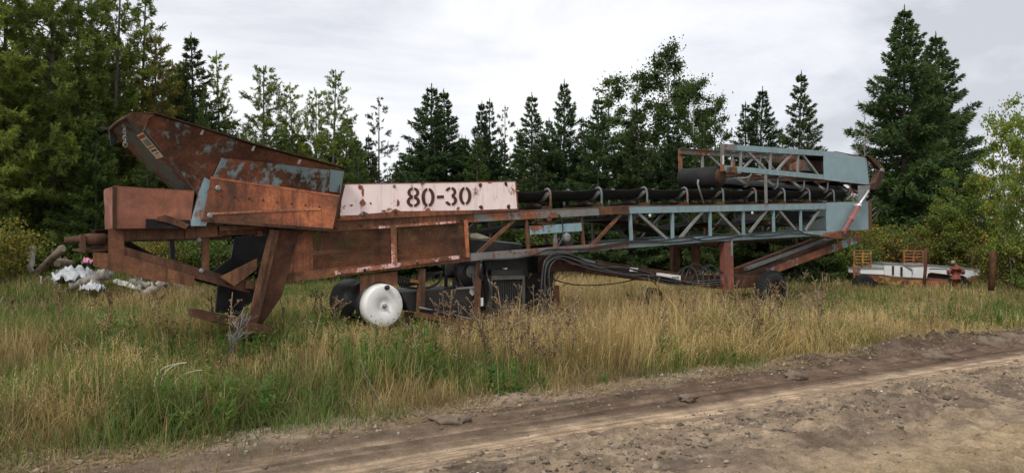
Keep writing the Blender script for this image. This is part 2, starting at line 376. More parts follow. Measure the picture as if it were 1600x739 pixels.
# flapping torn belt skirt seen through the truss
part(MB().slab([P(870, 345, 1.0), P(930, 340, 1.0), P(985, 338, 1.0), P(1000, 352, .9), P(1045, 368, .9), P(1000, 362, .9), P(960, 350, .9)], .01), 'torn_skirt', 'belt')
part(MB().slab([P(1128, 362, .7), P(1165, 350, .7), P(1205, 335, .7), P(1160, 334, .7)], .01), 'torn_skirt', m_plain('dusty rubber skirt', (.1, .1, .1), .6))
part(MB().slab([P(1215, 352, .7), P(1262, 340, .7), P(1280, 330, .7), P(1225, 330, .7)], .01), 'torn_skirt', 'belt')
# ---- pink cover panel with number
pan = [(532.5, 287.5), (806, 283), (810, 327), (741, 333), (618, 340), (527.5, 343.5)]
cp = part(poly(pan, -.03, .012), 'cover_panel', 'pink')
part(MB().slab([P(532, 287, -.034), P(807, 282.5, -.034), P(807, 284, -.034), P(532, 288.5, -.034)], .12), 'top_edge', 'rust_warm', cp)
part(MB().slab([P(527, 337, -.034), P(560, 336, -.034), P(568, 330, -.034), P(576, 334, -.034), P(610, 331, -.034), P(618, 326, -.034), P(626, 330, -.034), P(741, 328.5, -.034), P(810, 326, -.034), P(810, 329, -.034), P(741, 334, -.034), P(527, 345, -.034)], .004), 'bottom_edge', 'rust_warm', cp)
part(MB().slab([P(532.3, 287, -.034), P(536, 287, -.034), P(531, 342, -.034), P(527, 343, -.034)], .004), 'side_edge', 'rust_warm', cp)
part(MB().slab([P(804.6, 283, -.034), P(806.5, 283, -.034), P(810.5, 327, -.034), P(808.3, 327, -.034)], .004), 'side_edge', 'rust_warm', cp)
def ringseg(cx, cy, rx, ry, w, a0, a1, n=14, skew=-.03):
    o = []; i_ = []
    for k in range(n + 1):
        a = math.radians(a0 + (a1 - a0) * k / n); c, s = math.cos(a), math.sin(a)
        o.append((cx + rx * c, cy - ry * s)); i_.append((cx + (rx - w) * c, cy - (ry - w * .8) * s))
    return o, i_
def digit(segs, name):
    mb = MB()
    for o, i_ in segs:
        for k in range(len(o) - 1):
            q = [o[k], o[k + 1], i_[k + 1], i_[k]]
            mb.slab([P(x, y, -.0385) for x, y in q], .004)
    return part(mb, name, 'digit', cp)
g = 9
digit([ringseg(646, 301, 9.2, 8.2, 4.6, 90 + g, 270 - g), ringseg(646, 301, 9.2, 8.2, 4.6, -90 + g, 90 - g), ringseg(646, 315, 10.4, 8.6, 4.9, 90 + g, 270 - g), ringseg(646, 315, 10.4, 8.6, 4.9, -90 + g, 90 - g)], 'stencilled_eight')
digit([ringseg(669, 308.4, 10.2, 14.8, 5, 90 + g, 270 - g), ringseg(669, 308.4, 10.2, 14.8, 5, -90 + g, 90 - g)], 'stencilled_zero')
digit([([(683, 305.6), (693.6, 305.2)], [(683, 310.2), (693.6, 309.8)])], 'stencilled_dash')
digit([ringseg(704.5, 300, 8.6, 7.8, 4.4, -78, 90 - g), ringseg(704.5, 300, 8.6, 7.8, 4.4, 90 + g, 165), ringseg(705, 313.2, 9.4, 8.4, 4.7, -90 + g, 80), ringseg(705, 313.2, 9.4, 8.4, 4.7, 195, 270 - g)], 'stencilled_three')
digit([ringseg(727, 306.2, 9.6, 14.3, 4.9, 90 + g, 270 - g), ringseg(727, 306.2, 9.6, 14.3, 4.9, -90 + g, 90 - g)], 'stencilled_zero')
def bolt(x, y, v, r=.02, mat='rust_dark', par=None):
    return part(MB().lathe(P(x, y, v), (0, -1, 0), [(0, r * 1.6), (.004, r * 1.6), (.004, r), (.016, r * .9)], 10), 'bolt', mat, par)
for x, y, m in [(616, 291, 'steel'), (565, 334.5, 'steel'), (618, 331, 'rust_dark'), (750, 289, 'rust_dark'), (790, 287, 'rust_dark'), (752, 323.5, 'rust_dark'), (794, 322.5, 'rust_dark')]:
    bolt(x, y, -.036, .017, m, cp)
for x, y, rx, ry in [(563, 293, 5, 5), (567, 301, 2.5, 8), (567, 317, 5, 6), (579, 318, 2, 2), (549, 321, 3, 2), (765, 285.5, 5, 2), (751, 290, 3, 5), (791, 288, 2.5, 4), (795, 323, 3, 4), (752, 324, 4, 4), (669, 329, 5, 5), (716, 326, 3, 3), (622, 318, 2.5, 6), (600, 330, 5, 2)]:
    pts = [P(x + rx * math.cos(a) * random.uniform(.55, 1.1), y + ry * math.sin(a) * random.uniform(.55, 1.1), -.0345) for a in [k * math.pi / 6 for k in range(12)]]
    part(MB().slab(pts, .004), 'rust_stain', 'rust_warm', cp)

# far cover panel
part(MB().slab([lift(P(x, y), W + .03) for x, y in pan], .012), 'cover_panel', 'rust')
# ---- guard screens with pink framing
for pl in ([(488, 364), (611, 355), (613, 413), (488, 431)], [(621, 353), (727, 347), (729, 399), (622, 411)]):
    part(poly(pl, .015, .003), 'guard_screen', 'screen')
part(poly([(580, 354), (712, 345.5), (712, 349), (580, 358)], -.02, .02), 'screen_rail', 'pink_rail')
part(poly([(611, 352), (619, 351.5), (621, 412), (613, 413)], -.024, .02), 'screen_rail', 'pink_rail')
part(poly([(522, 423.5), (616, 411.5), (718, 399), (718, 404.5), (616, 418), (522, 430)], -.02, .02), 'screen_rail', 'pink_rail')
part(poly([(725.5, 344), (731, 344), (734, 402), (729, 402)], -.022, .02), 'screen_rail', 'rust_warm')
part(MB().bar(P(533, 418, .1), P(588, 362, .1), .05, .09), 'truss_diagonal', 'rust'); part(MB().bar(P(700, 396, .1), P(648, 362, .1), .05, .09), 'truss_diagonal', 'rust')
for x, y in [(525, 356), (564, 352), (648, 347), (720, 343), (570, 422), (652, 411), (726, 401)]: bolt(x, y, -.022 if y > 400 else -.001, .016, 'rust_dark')
# inner floor below the loading zone
part(MB().slab([lift(P(470, 405), .12), lift(P(740, 372), .12), lift(P(740, 372), W - .1), lift(P(470, 405), W - .1)], .02, (0, 0, 1)), 'skirt_floor', 'rust_dark')
# ---- hopper
VT = -.32
NB = [(330, 246), (305, 300)]
nearwall = [P(205, 181, VT), P(240, 180, VT), P(300, 197, VT), P(400, 229, VT), P(537, 266, VT * .75), P(529, 306, -.1), P(460, 320, -.02), P(330, 330, -.02), P(305, 299, -.03)]
hop = part(MB().slab(nearwall, .012), 'hopper', 'hopper')
def mirror(p): return Vector((p.x, W - .28 - p.y * .9, p.z))
part(MB().slab([mirror(p) for p in nearwall], .012), 'hopper_wall', 'rust', hop)
a, b = P(207, 182, VT), P(305, 299, -.03)
a2, b2 = mirror(a), mirror(b)
part(MB().slab([a, b, b + Vector((.2, .1, -.55)), b2 + Vector((.2, -.1, -.55)), b2, a2], .012, (1, 0, .4)), 'hopper_wall', 'hopper_end', hop)
c, d = P(537, 266, VT * .75), P(529, 306, -.1)
part(MB().slab([c, d, mirror(d), mirror(c)], .012, (1, 0, 0)), 'hopper_wall', 'rust', hop)
part(MB().slab([P(347, 247, -.29), P(440, 257, -.31), P(515, 266, -.28), P(512, 303, -.15), P(322, 303, -.12)], .02), 'lower_wall', m_paint('flaking blue wall', (.24, .33, .36), .5, .7, 1.6, k=.85), hop)
rim = [P(205, 179, VT), P(240, 178, VT), P(300, 196, VT), P(400, 227.5, VT), P(539, 263.5, VT * .75)]
rm = MB()
for p, q in zip(rim, rim[1:]):
    rm.slab([p + Vector((0, -.05, 0)), q + Vector((0, -.05, 0)), q + Vector((0, .1, .0)), p + Vector((0, .1, .0))], .014, (0, 0, 1))
    rm.slab([mirror(p) + Vector((0, .05, 0)), mirror(q) + Vector((0, .05, 0)), mirror(q) - Vector((0, .1, 0)), mirror(p) - Vector((0, .1, 0))], .014, (0, 0, 1))
part(rm, 'rim_flange', 'rust_dark', hop)
part(MB().slab([P(196, 182, VT - .02), P(212, 177.5, VT - .05), P(243, 178.5, VT - .04), P(232, 186, VT - .03), P(226, 204, VT - .02), P(222, 206, VT)], .012), 'bent_corner', 'rust', hop)
part(MB().tube([a + Vector((0, 0, .02)), (a + a2) / 2 + Vector((-.02, 0, .02)), a2 + Vector((0, 0, .0))], .025, 8, 4), 'rolled_edge', 'rust_dark', hop)
for x, y in [(317, 204), (397, 229), (469, 250)]:
    part(MB().bar(P(x - 3, y + 7, VT - .03), P(x, y, VT - .03), .05, .02), 'rim_rib', 'steel', hop)
part(MB().slab([P(516, 265, -.27), P(538, 268, -.27), P(532, 302, -.13), P(514, 299, -.13)], .02), 'corner_post', 'blue_post', hop)
bolt(512, 291, -.17, .02, 'steel', hop)
# sticker on the sloped end wall
dx = (b - a).normalized(); dy = Vector((0, 1, 0)); nn = dx.cross(dy).normalized()
if nn.x > 0: nn = -nn
def E(s, t, o=.008): return a + dx * s + dy * t + nn * o
st = part(MB().slab([E(.22, .06), E(.60, .06), E(.60, .42), E(.22, .42)], .003, nn), 'warning_sticker', 'cream', hop)
for s0, s1, t0, t1, m in [(.24, .28, .08, .4, 'redmark'), (.31, .40, .1, .37, 'greymark'), (.425, .44, .08, .4, 'redmark'), (.47, .49, .1, .36, 'darkmark'), (.52, .535, .1, .3, 'greymark')]:
    part(MB().slab([E(s0, t0, .0125), E(s1, t0, .0125), E(s1, t1, .0125), E(s0, t1, .0125)], .001, nn), 'sticker_print', m, st)
# chain plate at far left of the rim
part(MB().slab([a2 + Vector((-.12, -.1, .03)), a2 + Vector((.06, -.1, .03)), a2 + Vector((.08, -.1, -.16)), a2 + Vector((-.0, -.1, -.2)), a2 + Vector((-.02, -.1, -.01)), a2 + Vector((-.12, -.1, -.0))], .02), 'chain_plate', 'black', hop)
cm = MB()
for k in range(7):
    cz = P(196, 196 + k * 5, .3); ang = k * math.pi / 2
    pts = [cz + Vector((.025 * math.cos(t) * math.cos(ang), .025 * math.cos(t) * math.sin(ang), .035 * math.sin(t))) for t in [j * math.pi / 5 for j in range(11)]]
    cm.tube(pts, .008, 5)
part(cm, 'chain', 'steel', hop)
part(MB().slab([P(329, 246, -.12), P(347, 246, -.12), P(322, 353, -.12), P(297, 353, -.12)], .1), 'hopper_post', 'blue_post')
# ---- long rust side panel
sp_ = part(poly([(330.5, 277), (531, 306), (519, 361), (316.5, 345)], -.2, .02), 'side_panel', m_rust('streaked warm side panel', 1.1, 1.2))
part(poly([(330.5, 276), (531, 305), (531, 308), (330.5, 279.5)], -.204, .06), 'panel_lip', 'rust_warm', sp_)
part(poly([(325, 332.5), (430, 327.5), (502, 325), (502, 328), (430, 331), (325, 336)], -.21, .01), 'rub_rail', m_rust('pale rail', 1.9, 1.0), sp_)
part(poly([(316, 342), (519, 357), (519, 362), (316, 346.5)], -.206, .05), 'panel_lip', 'rust', sp_)
for x, y in [(341, 294), (328, 337)]: bolt(x, y, -.213, .024, 'steel', sp_)
for k in range(8): bolt(345 + k * 22, 305 + k * 2.6, -.202, .008, 'rust_dark', sp_)
part(MB().slab([P(531, 288, -.19), P(540, 289, -.02), P(527, 343, -.02), P(521, 352, -.19)], .012), 'panel_return', 'rust_dark', sp_)
# ---- discharge box at the left end
q = [P(178, 292.5, -.1), P(304, 299, -.1), P(297, 356, -.1), P(180, 357.5, -.1)]
bx_ = part(MB().slab(q, .012), 'tail_box', 'copper')
back = [p + Vector((.02, .8, .0)) for p in q]
part(MB().slab([q[0], q[3], back[3], back[0]], .012, (1, 0, 0)), 'box_side', 'copper', bx_)
part(MB().slab([q[0], q[1], back[1], back[0]], .012, (0, 0, 1)), 'box_lid', 'copper', bx_)
part(MB().slab([back[0], back[1], back[2], back[3]], .012), 'box_back', 'rust_dark', bx_)
part(MB().slab([P(176, 291, -.115), P(183, 292, -.115), P(182, 357, -.115), P(176, 359, -.115)], .015), 'box_edge', 'rust_dark', bx_)
part(MB().slab([P(228, 342, -.122), P(297, 344, -.122), P(299, 358, -.122), P(228, 357, -.122)], .008), 'opening_shade', m_plain('dark opening', (.012, .01, .01), .9), bx_)  # solid near-black plate; the hole's inner shade is put into its colour
part(MB().slab([P(247, 339, -.14), P(258, 336, -.14), P(275, 341, -.14), P(296, 351, -.14), P(290, 358, -.14), P(262, 348, -.14), P(243, 344, -.14)], .05), 'bent_plate', 'rust', bx_)
# ---- tongue frame at the left end
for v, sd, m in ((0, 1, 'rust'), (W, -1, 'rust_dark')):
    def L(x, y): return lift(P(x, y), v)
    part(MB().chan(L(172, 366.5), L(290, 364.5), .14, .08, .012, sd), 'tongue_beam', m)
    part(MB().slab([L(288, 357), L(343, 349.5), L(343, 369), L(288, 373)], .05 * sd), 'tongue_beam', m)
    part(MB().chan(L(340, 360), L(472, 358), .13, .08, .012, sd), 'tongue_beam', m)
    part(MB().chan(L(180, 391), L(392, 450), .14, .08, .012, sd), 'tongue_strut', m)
    part(MB().slab([L(169, 359), L(193, 359), L(194, 394), L(194, 412), L(169, 406)], -.016 * sd), 'end_gusset', m)
part(MB().slab([P(147, 394, -.05), P(172, 396, -.05), P(200, 400, -.05), P(304, 432, -.05), P(303, 447, -.05), P(240, 438, -.05), P(147, 416, -.05)], .05), 'skid_plate', 'rust')
part(MB().slab([P(343, 354, -.03), P(412, 353, -.03), P(412, 357, -.03), P(343, 361, -.03)], .03), 'stiffener', 'rust')
part(MB().box(P(405, 365, -.02), (.07, .05, .07)), 'clip', 'rust_warm')
# open cross box at the very end
p0 = P(131, 368, .1); p1 = P(169, 367, .1); p2 = P(169, 392, .1); p3 = P(131, 394, .1)
eb = part(MB().slab([p0, p1, p1 + Vector((0, 0, -.03)), p0 + Vector((0, 0, -.03))], W - .2).slab([p3 + Vector((0, 0, .03)), p2 + Vector((0, 0, .03)), p2, p3], W - .2)
          .slab([p1 + Vector((-.03, 0, -.032)), p1 + Vector((0, 0, -.032)), p2 + Vector((0, 0, .032)), p2 + Vector((-.03, 0, .032))], W - .2), 'end_channel', 'rust_dark')
part(MB().slab([P(126, 366, .06), P(134, 367, .06), P(134, 395, .06), P(126, 394, .06)], .12), 'end_cap', 'rust', eb)
part(MB().lathe(P(101, 375, .15), (1, 0, 0), [(0, .02), (.0, .035), (.2, .035), (.2, .07), (.25, .075), (.42, .075), (.44, .05)], 16), 'hitch_pin', 'rust', eb)
part(MB().bar(P(316.5 + 4, 371, .05), P(320.5, 429, .05), .06, .085), 'tongue_post', 'rust')
bolt(311.5, 375, .0, .02, 'steel'); bolt(315, 423, .0, .02, 'steel')
part(MB().bar(lift(P(300, 371), W - .1), lift(P(302, 408), W - .1), .06, .06), 'tongue_post', 'black')
part(MB().bar(lift(P(215, 376), W - .1), lift(P(400, 372), W - .1), .06, .05), 'tongue_rail', 'rust_dark')
# tail belt loop
R = cat_rom([P(x, y, .25) for x, y in [(205, 378), (230, 392), (262, 406), (300, 418), (330, 426), (352, 431)]], 5)
V = R + [p + Vector((0, .65, 0)) for p in R]; n = len(R); V += [p - Vector((0, 0, .03)) for p in V]
F = [[i, i + 1, n + i + 1, n + i] for i in range(n - 1)] + [[2 * n + i, 3 * n + i, 3 * n + i + 1, 2 * n + i + 1] for i in range(n - 1)] + [[i, 2 * n + i, 2 * n + i + 1, i + 1] for i in range(n - 1)]
part(MB().add(V, F, True), 'tail_belt', 'belt')
part(MB().slab([P(*q, .6) for q in [(367, 371), (420, 366), (412, 405), (380, 425), (351, 431), (325, 430), (361, 403)]], .04), 'tail_guard', 'black')
part(MB().slab([P(*q, .55) for q in [(341, 440), (400, 448), (398, 467), (372, 494), (337, 488)]], .04), 'leg_plate', 'black')  # far leg plate lies in shade; that shade is painted in as black
# near hitch leg
part(MB().slab([P(*q, -.04) for q in [(422, 358), (467, 361), (446, 442), (440, 463), (405, 514), (396, 507)]], .05), 'leg_plate', 'rust_dark', label='dark brown tapering plate of the hitch leg')
part(MB().slab([P(*q, -.13) for q in [(428, 359), (437, 361), (404, 500), (394, 497)]], .09).slab([P(*q, -.15) for q in [(422, 359), (429, 359), (396, 505), (388, 502)]], .04), 'leg_channel', 'rust')
part(MB().slab([P(*q, -.17) for q in [(409, 455), (416, 453), (403, 503), (390, 506), (388, 497)]], .04), 'leg_stiffener', 'rust')
part(MB().slab([P(*q, -.06) for q in [(344, 433), (402, 404), (401, 421), (366, 447)]], .03), 'knee_brace', 'rust')
part(MB().slab([P(*q, -.05) for q in [(386, 440), (400, 437), (398, 452), (384, 450)]], .06), 'knee_block', 'rust')
part(MB().slab([P(*q, .005) for q in [(467, 361), (489, 361), (489, 429), (447, 441)]], .012), 'leg_skirt', 'rust_warm')
sk = part(MB().slab([P(*q, -.2) for q in [(311, 483), (377, 498), (377, 511), (306, 496.5)]], .16), 'foot_skid', 'rust')
part(MB().slab([P(300, 483, -.2), P(311, 482.5, -.2), P(306, 497, -.2), P(300, 495, -.2)], .16), 'skid_end', 'rust_dark', sk)
part(MB().slab([P(*q, -.2) for q in [(376, 499), (432, 512), (430, 521), (372, 521)]], .3), 'foot_plate', 'rust_dark')
part(MB().slab([P(330, 497, 0), P(425, 516, 0), P(425, 522, 0), P(330, 503, 0)], .8), 'foot_beam', 'rust_dark')
# ---- drum tank below the chord
c = P(601, 478, -.12)
dr = part(MB().lathe(c, (0, 1, 0), [(.02, .02), (.02, .05), (.035, .075), (.016, .11), (0, .14), (.0, .29), (.01, .31), (.04, .325), (.16, .33), (.16, .3)], 48), 'drum_tank', 'white')
part(MB().lathe(c + Vector((0, .17, .02)), (0, 1, 0), [(0, .2), (0, .33), (1.05, .33), (1.05, .2)], 48), 'drum_body', 'black', dr)
part(MB().lathe(c + Vector((0, -.005, 0)), (0, -1, 0), [(-.02, .035), (.0, .035), (.0, .02), (.03, .018)], 12), 'drum_hub', 'steel', dr)
part(MB().lathe(c + Vector((.03, -.0, .27)), (.1, -1, .25), [(-.02, .035), (.04, .035), (.045, .022), (.06, .022)], 12), 'filler_cap', 'black', dr)
for k in range(6):
    a_ = -.5 - k * .42; part(MB().lathe(c + Vector((.26 * math.cos(a_), -.003, .26 * math.sin(a_))), (0, -1, 0), [(-.003, .008), (.001, .008)], 8), 'bolt_hole', 'black', dr)
part(poly([(563, 431), (621, 424), (621, 446), (600, 448), (580, 455), (563, 468)], .06, .02), 'drum_bracket', 'rust')
# ---- power unit frame
part(MB().slab([P(*q, .02) for q in [(655.5, 421), (665, 420), (663, 489), (653, 489)]], .06), 'frame_post', 'rust')
part(MB().slab([P(*q, .02) for q in [(744.5, 408), (753, 407), (750, 497), (743.5, 497)]], .05), 'frame_post', 'rust')
part(MB().slab([P(*q, .02) for q in [(643, 436), (657, 437.5), (657, 443), (643, 441)]], .05), 'frame_bracket', 'rust')
part(MB().slab([P(*q, .0) for q in [(652, 487), (700, 494), (748, 503), (742, 511), (700, 503), (652, 496)]], .1), 'lower_rail', m_rust('dusty rail', .9, .8))
tk = part(MB().slab([P(*q, .12) for q in [(626, 457), (742, 449), (746, 498), (640, 486)]], .75), 'oil_tank', 'black')
part(MB().slab([P(734, 451, .115), P(741, 450.5, .115), P(742, 459, .115), P(738, 462, .115), P(734, 458, .115)], .004), 'tank_tag', 'white', tk)
part(MB().slab([P(751, 465, .03), P(755, 465, .03), P(755, 478, .03), P(751, 478, .03)], .01), 'small_tag', 'white')
en = part(MB().box(P(800, 455, .75), (1.5, .6, .8)).box(P(735, 440, .6), (.5, .4, .6)), 'engine', 'black')
fg = MB(); cc = P(735, 427, .15)
fg.tube([cc + Vector((.25 * math.cos(t), 0, .28 * math.sin(t))) for t in [k * math.pi / 14 for k in range(29)]], .022, 6)
part(fg, 'belt_guard', 'black', en)
part(MB().lathe(cc + Vector((0, .08, 0)), (0, 1, 0), [(0, .1), (0, .24), (.04, .24), (.04, .1)], 28), 'pulley', 'black', en)
part(MB().lathe(cc + Vector((.06, .05, .02)), (0, 1, 0), [(0, .02), (.0, .04), (.02, .05), (.0, .065), (.0, .1), (.05, .1)], 24), 'hub', 'steel', en)
part(MB().bar(cc + Vector((.06, .03, 0)), cc + Vector((.1, .03, -.25)), .02, .03), 'lever', 'steel', en)
part(MB().bar(P(722, 436, .1) - Vector((.1, 0, .15)), P(748, 436, .1) + Vector((0, 0, -.13)), .05, .03), 'pulley_mount', 'steel', en)
part(MB().lathe(P(704, 423, .7), (0, 0, 1), [(-.1, .05), (-.1, .1), (.1, .1), (.14, .08)], 16), 'air_cleaner', 'steel', en)
part(MB().tube([P(697, 448, .5), P(697, 434, .5), P(702, 431, .5), P(728, 432, .5)], .03, 8, 4), 'exhaust_pipe', 'black', en)
rd = part(MB().slab([P(*q, .12) for q in [(771, 438), (817, 436), (819, 494), (769, 497)]], .25), 'radiator', m_plain('radiator core', (.012, .012, .014), .8))
part(MB().slab([P(*q, .08) for q in [(768, 431), (819.5, 430.5), (820, 436), (768, 437.5)]], .3), 'radiator_frame', m_plain('dusty frame', (.1, .1, .085), .7), rd)
part(MB().slab([P(*q, .08) for q in [(767.5, 437), (770, 437), (769, 498), (766.5, 498)]], .3), 'radiator_frame', m_plain('dusty frame side', (.09, .09, .08), .7), rd)
part(MB().slab([P(*q, .08) for q in [(817, 436), (820, 436), (821, 496), (818, 496)]], .3), 'radiator_frame', m_plain('dusty frame side', (.09, .09, .08), .7), rd)
part(MB().slab([P(*q, .15) for q in [(768, 422), (816, 421), (818, 430), (768, 431)]], .3), 'header_tank', 'black', rd)
part(MB().lathe(P(789, 421, .2), (0, 0, 1), [(0, .04), (.02, .045), (.03, .03)], 12), 'radiator_cap', 'brightsteel', rd)
fins = MB()
for k in range(13):
    x = 772 + k * 3.6; fins.slab([P(x, 439, .112), P(x + .8, 439, .112), P(x + .8, 494, .112), P(x, 494, .112)], .01)
part(fins, 'radiator_fins', m_plain('fin steel', (.045, .045, .045), .6), rd)
part(MB().slab([P(*q, .45) for q in [(818, 398), (855, 392), (860, 452), (822, 455)]], .5), 'valve_bank', 'black')
part(MB().slab([P(*q, .3) for q in [(757, 405), (822, 397), (826, 432), (760, 434)]], .5), 'battery_case', m_plain('dark case', (.014, .014, .016), .6))
part(MB().slab([P(*q, .25) for q in [(735, 373), (741, 371), (815, 381), (815, 396), (735, 402)]], .6), 'control_box', 'black')
part(MB().slab([P(*q, .2) for q in [(735, 366), (745, 364), (760, 369), (768, 373), (750, 373), (735, 371)]], .3), 'torn_cover', 'cream')
part(MB().slab([P(*q, .24) for q in [(735, 371.5), (815, 380), (815, 382), (735, 374)]], .05), 'box_lip', 'steel')
part(MB().slab([P(*q, .1) for q in [(865, 447), (874, 446), (874, 512), (865, 512)]], .08), 'frame_post', 'rust_dark')
part(MB().slab([P(*q, .5) for q in [(836, 420), (862, 415), (862, 510), (836, 508)]], .4), 'support_column', 'black')
part(MB().slab([P(*q, .6) for q in [(655, 490), (870, 500), (870, 512), (655, 500)]], .5), 'chassis_floor', 'rust_dark')
# ---- hoses
def hose(pts, r=.02, mat='hose', n=8): part(MB().tube([P(*p) for p in pts], r, 7, n), 'hose', mat)
for k in range(7):
    o = k * 2.4; j = random.uniform(-3, 3); w = -.06 + .035 * (k % 3); jj = [random.uniform(-4, 4) for _ in range(13)]
    hose([(836 + o * 1.3 + j, 506, w), (843 + o * 1.2, 470, w), (846 + o * .8 + jj[6], 432, w), (851 + o * .7, 408 + o * .4, w), (866 + o * .4, 398 + o * .6 + jj[7] * .6, w), (885, 396 + o * .8, w), (905 + j, 403 + o * .8, w), (930 + jj[0], 414 + o * .8 + jj[1], w),
          (975 + jj[2], 421 + o * .6 + jj[3], w), (1010 + j, 425 + o * .7, w), (1040, 433 + o * .7 + jj[4] * 1.5, w), (1085, 440 + o * .4, w), (1125, 437 + o * .5, w)], .012 + .004 * (k % 2), 'hose' if k % 3 else m_plain('grey hose', (.055, .055, .058), .45))
for k in range(6):
    x = 1070 + k * 9; hose([(x - 20, 442, .1), (x - 8, 424 - k % 3 * 5, .15), (x + 8, 416 + k % 2 * 7, .1), (x + 18, 428, .0), (x + 20, 444, -.05)], .016)
for k in range(8):
    x = 621 + k * 4; hose([(x, 430 + k, .2), (x + 3, 444, .2), (x + 16, 446 - k, .25), (x + 28, 437 - k, .3), (x + 42, 426, .4)], .018)
hose([(690, 424, .05), (686, 440, .1), (670, 449, .2), (645, 450, .2), (624, 446, .2)], .02)
hose([(752, 410, -.03), (757, 406, -.03), (800, 404.5, -.03), (835, 398, -.03), (858, 390, -.03), (905, 389, -.03), (950, 383, -.03), (983, 377, -.03), (1030, 376, -.03), (1075, 371, -.03), (1100, 376, -.03), (1140, 372, -.03), (1180, 366, -.03), (1215, 363, -.03), (1245, 360, -.03), (1262, 367, -.03), (1295, 369, -.03)], .017)
hose([(905, 391, -.035), (950, 386, -.035), (990, 379, -.035), (1060, 378, -.035), (1110, 370, -.035), (1150, 368, -.035), (1200, 369, -.035), (1240, 364, -.035), (1300, 371, -.035)], .014)
hose([(752, 412, -.02), (750, 425, -.02), (752, 450, .1), (757, 480, .1)], .022); hose([(850, 432, -.02), (900, 445, .2), (960, 443, .2), (1010, 432, .2)], .012)
hose([(873, 335, -.03), (879, 350, -.03), (878, 372, -.03), (868, 392, -.03)], .012)
hose([(716, 360, -.04), (714, 378, -.04), (716, 400, -.04)], .008)
hose([(655, 483, .0), (690, 487, -.02), (720, 495, -.02), (750, 500, .05)], .02); hose([(655, 480, .0), (700, 490, -.03), (735, 498, -.02), (770, 503, .05)], .014, 'steel')
hose([(760, 500, .0), (768, 480, -.02), (766, 450, .0), (760, 425, .1), (765, 412, .2)], .016)
hose([(832, 500, .0), (846, 490, -.02), (852, 468, .0), (858, 450, .0)], .016, 'steel')
# ---- rear chassis
part(MB().slab([P(*q, .15) for q in [(845, 402), (872, 396), (960, 411), (1098, 432), (1142, 440), (1142, 452), (1098, 447), (1000, 438), (900, 424), (845, 424)]], .08), 'chassis_beam', 'rust_dark')
part(MB().slab([P(*q, .13) for q in [(872, 396), (898, 400), (930, 409), (927, 416), (893, 414), (878, 405)]], .015), 'chassis_patch', 'blue_arm')
part(MB().slab([P(*q, .9) for q in [(845, 404), (872, 400), (1098, 430), (1142, 438), (1142, 450), (1098, 443), (900, 424), (845, 424)]], .08), 'chassis_beam', 'black')
lb = part(MB().slab([P(*q, .0) for q in [(1032.5, 426.5), (1063.5, 430.5), (1063.5, 439), (1047, 436), (1032.5, 432)]], .12), 'data_plate', 'white')
for k in range(6):
    x = 1050 + k * 1.9; part(MB().slab([P(x, 432, -.004), P(x + 1, 432.1, -.004), P(x + 1, 435.6, -.004), P(x, 435.5, -.004)], .003), 'plate_print', 'darkmark', lb)
part(MB().slab([P(*q, .0) for q in [(990, 418.5), (997, 419), (996, 425), (989, 424)]], .1), 'clamp', 'offwhite')
# pivot frame
part(MB().slab([P(*q, -.02) for q in [(1132, 379), (1145, 378), (1147, 452), (1134, 453)]], .14), 'pivot_post', 'post_red')
part(MB().slab([P(*q, -.024) for q in [(1142, 372), (1145, 372), (1145, 400), (1142, 400)]], .01), 'post_edge', 'steel')
part(MB().slab([P(*q, W) for q in [(1053, 378), (1063, 378), (1063, 440), (1053, 440)]], .12), 'pivot_post', 'rust_dark')
part(MB().slab([P(*q, .75) for q in [(1085, 378), (1094, 378), (1094, 440), (1085, 440)]], .1), 'pivot_post', 'rust_dark')
part(MB().slab([P(1132, 377, .0), P(1145, 376, .0), P(1145, 384, .0), P(1132, 385, .0)], W + .1), 'pivot_beam', 'rust_dark')
part(MB().slab([P(1048, 380, .1), P(1240, 369, .1), P(1240, 374, .1), P(1048, 386, .1)], .06), 'under_rail', 'rust_dark')
# lift arms
part(MB().bar(P(1344, 372, .0), P(1192, 427.5, .35), .08, .17), 'lift_arm', 'blue_arm')
part(MB().bar(P(1270, 378, W - .1), P(1149, 424, W - .1), .16, .16), 'lift_arm', 'rust')
part(MB().bar(P(1300, 371, .5), P(1165, 420, .5), .1, .07), 'lift_arm', 'steel')
part(MB().bar(P(1300, 378, .35), P(1150, 437, .35), .1, .1), 'lift_arm', 'rust_dark')
part(MB().slab([P(*q, .15) for q in [(1140, 432), (1200, 430), (1205, 446), (1140, 452)]], .8), 'axle_frame', 'rust_dark')
part(MB().slab([P(*q, -.02) for q in [(1318, 360), (1330, 359), (1330, 368), (1320, 370)]], .1), 'arm_bracket', 'rust')
# hydraulic cylinder
a, b, c = P(1316, 366, -.15), P(1341, 322, -.15), P(1357, 298, -.15)
hc = part(MB().lathe(a, b - a, [(0, .04), (0, .065), ((b - a).length * .5, .065), ((b - a).length * .5, .078), ((b - a).length * .55, .078), ((b - a).length * .55, .065), ((b - a).length, .065), ((b - a).length, .03)], 20), 'hydraulic_cylinder', 'cyl_red')
part(MB().lathe(b, c - b, [(0, .03), ((c - b).length, .03)], 14), 'piston_rod', 'brightsteel', hc)
part(MB().bar(a + Vector((-.1, -.02, 0)), b + Vector((-.1, -.02, -.05)), .02, .025), 'pressure_line', 'steel', hc)
part(MB().lathe(b + Vector((-.05, -.1, .02)), (0, 1, 0), [(0, .04), (.2, .04)], 12), 'collar', 'brightsteel', hc)
part(MB().slab([P(*q, -.2) for q in [(1288, 370), (1306, 363), (1325, 360), (1327, 371), (1306, 373)]], .2), 'cylinder_mount', m_rust('red brown mount', .9, 1.2))
part(MB().slab([P(*q, -.1) for q in [(1342, 290), (1360, 290), (1357, 302), (1342, 318)]], .03), 'hinge_plate', 'steel')
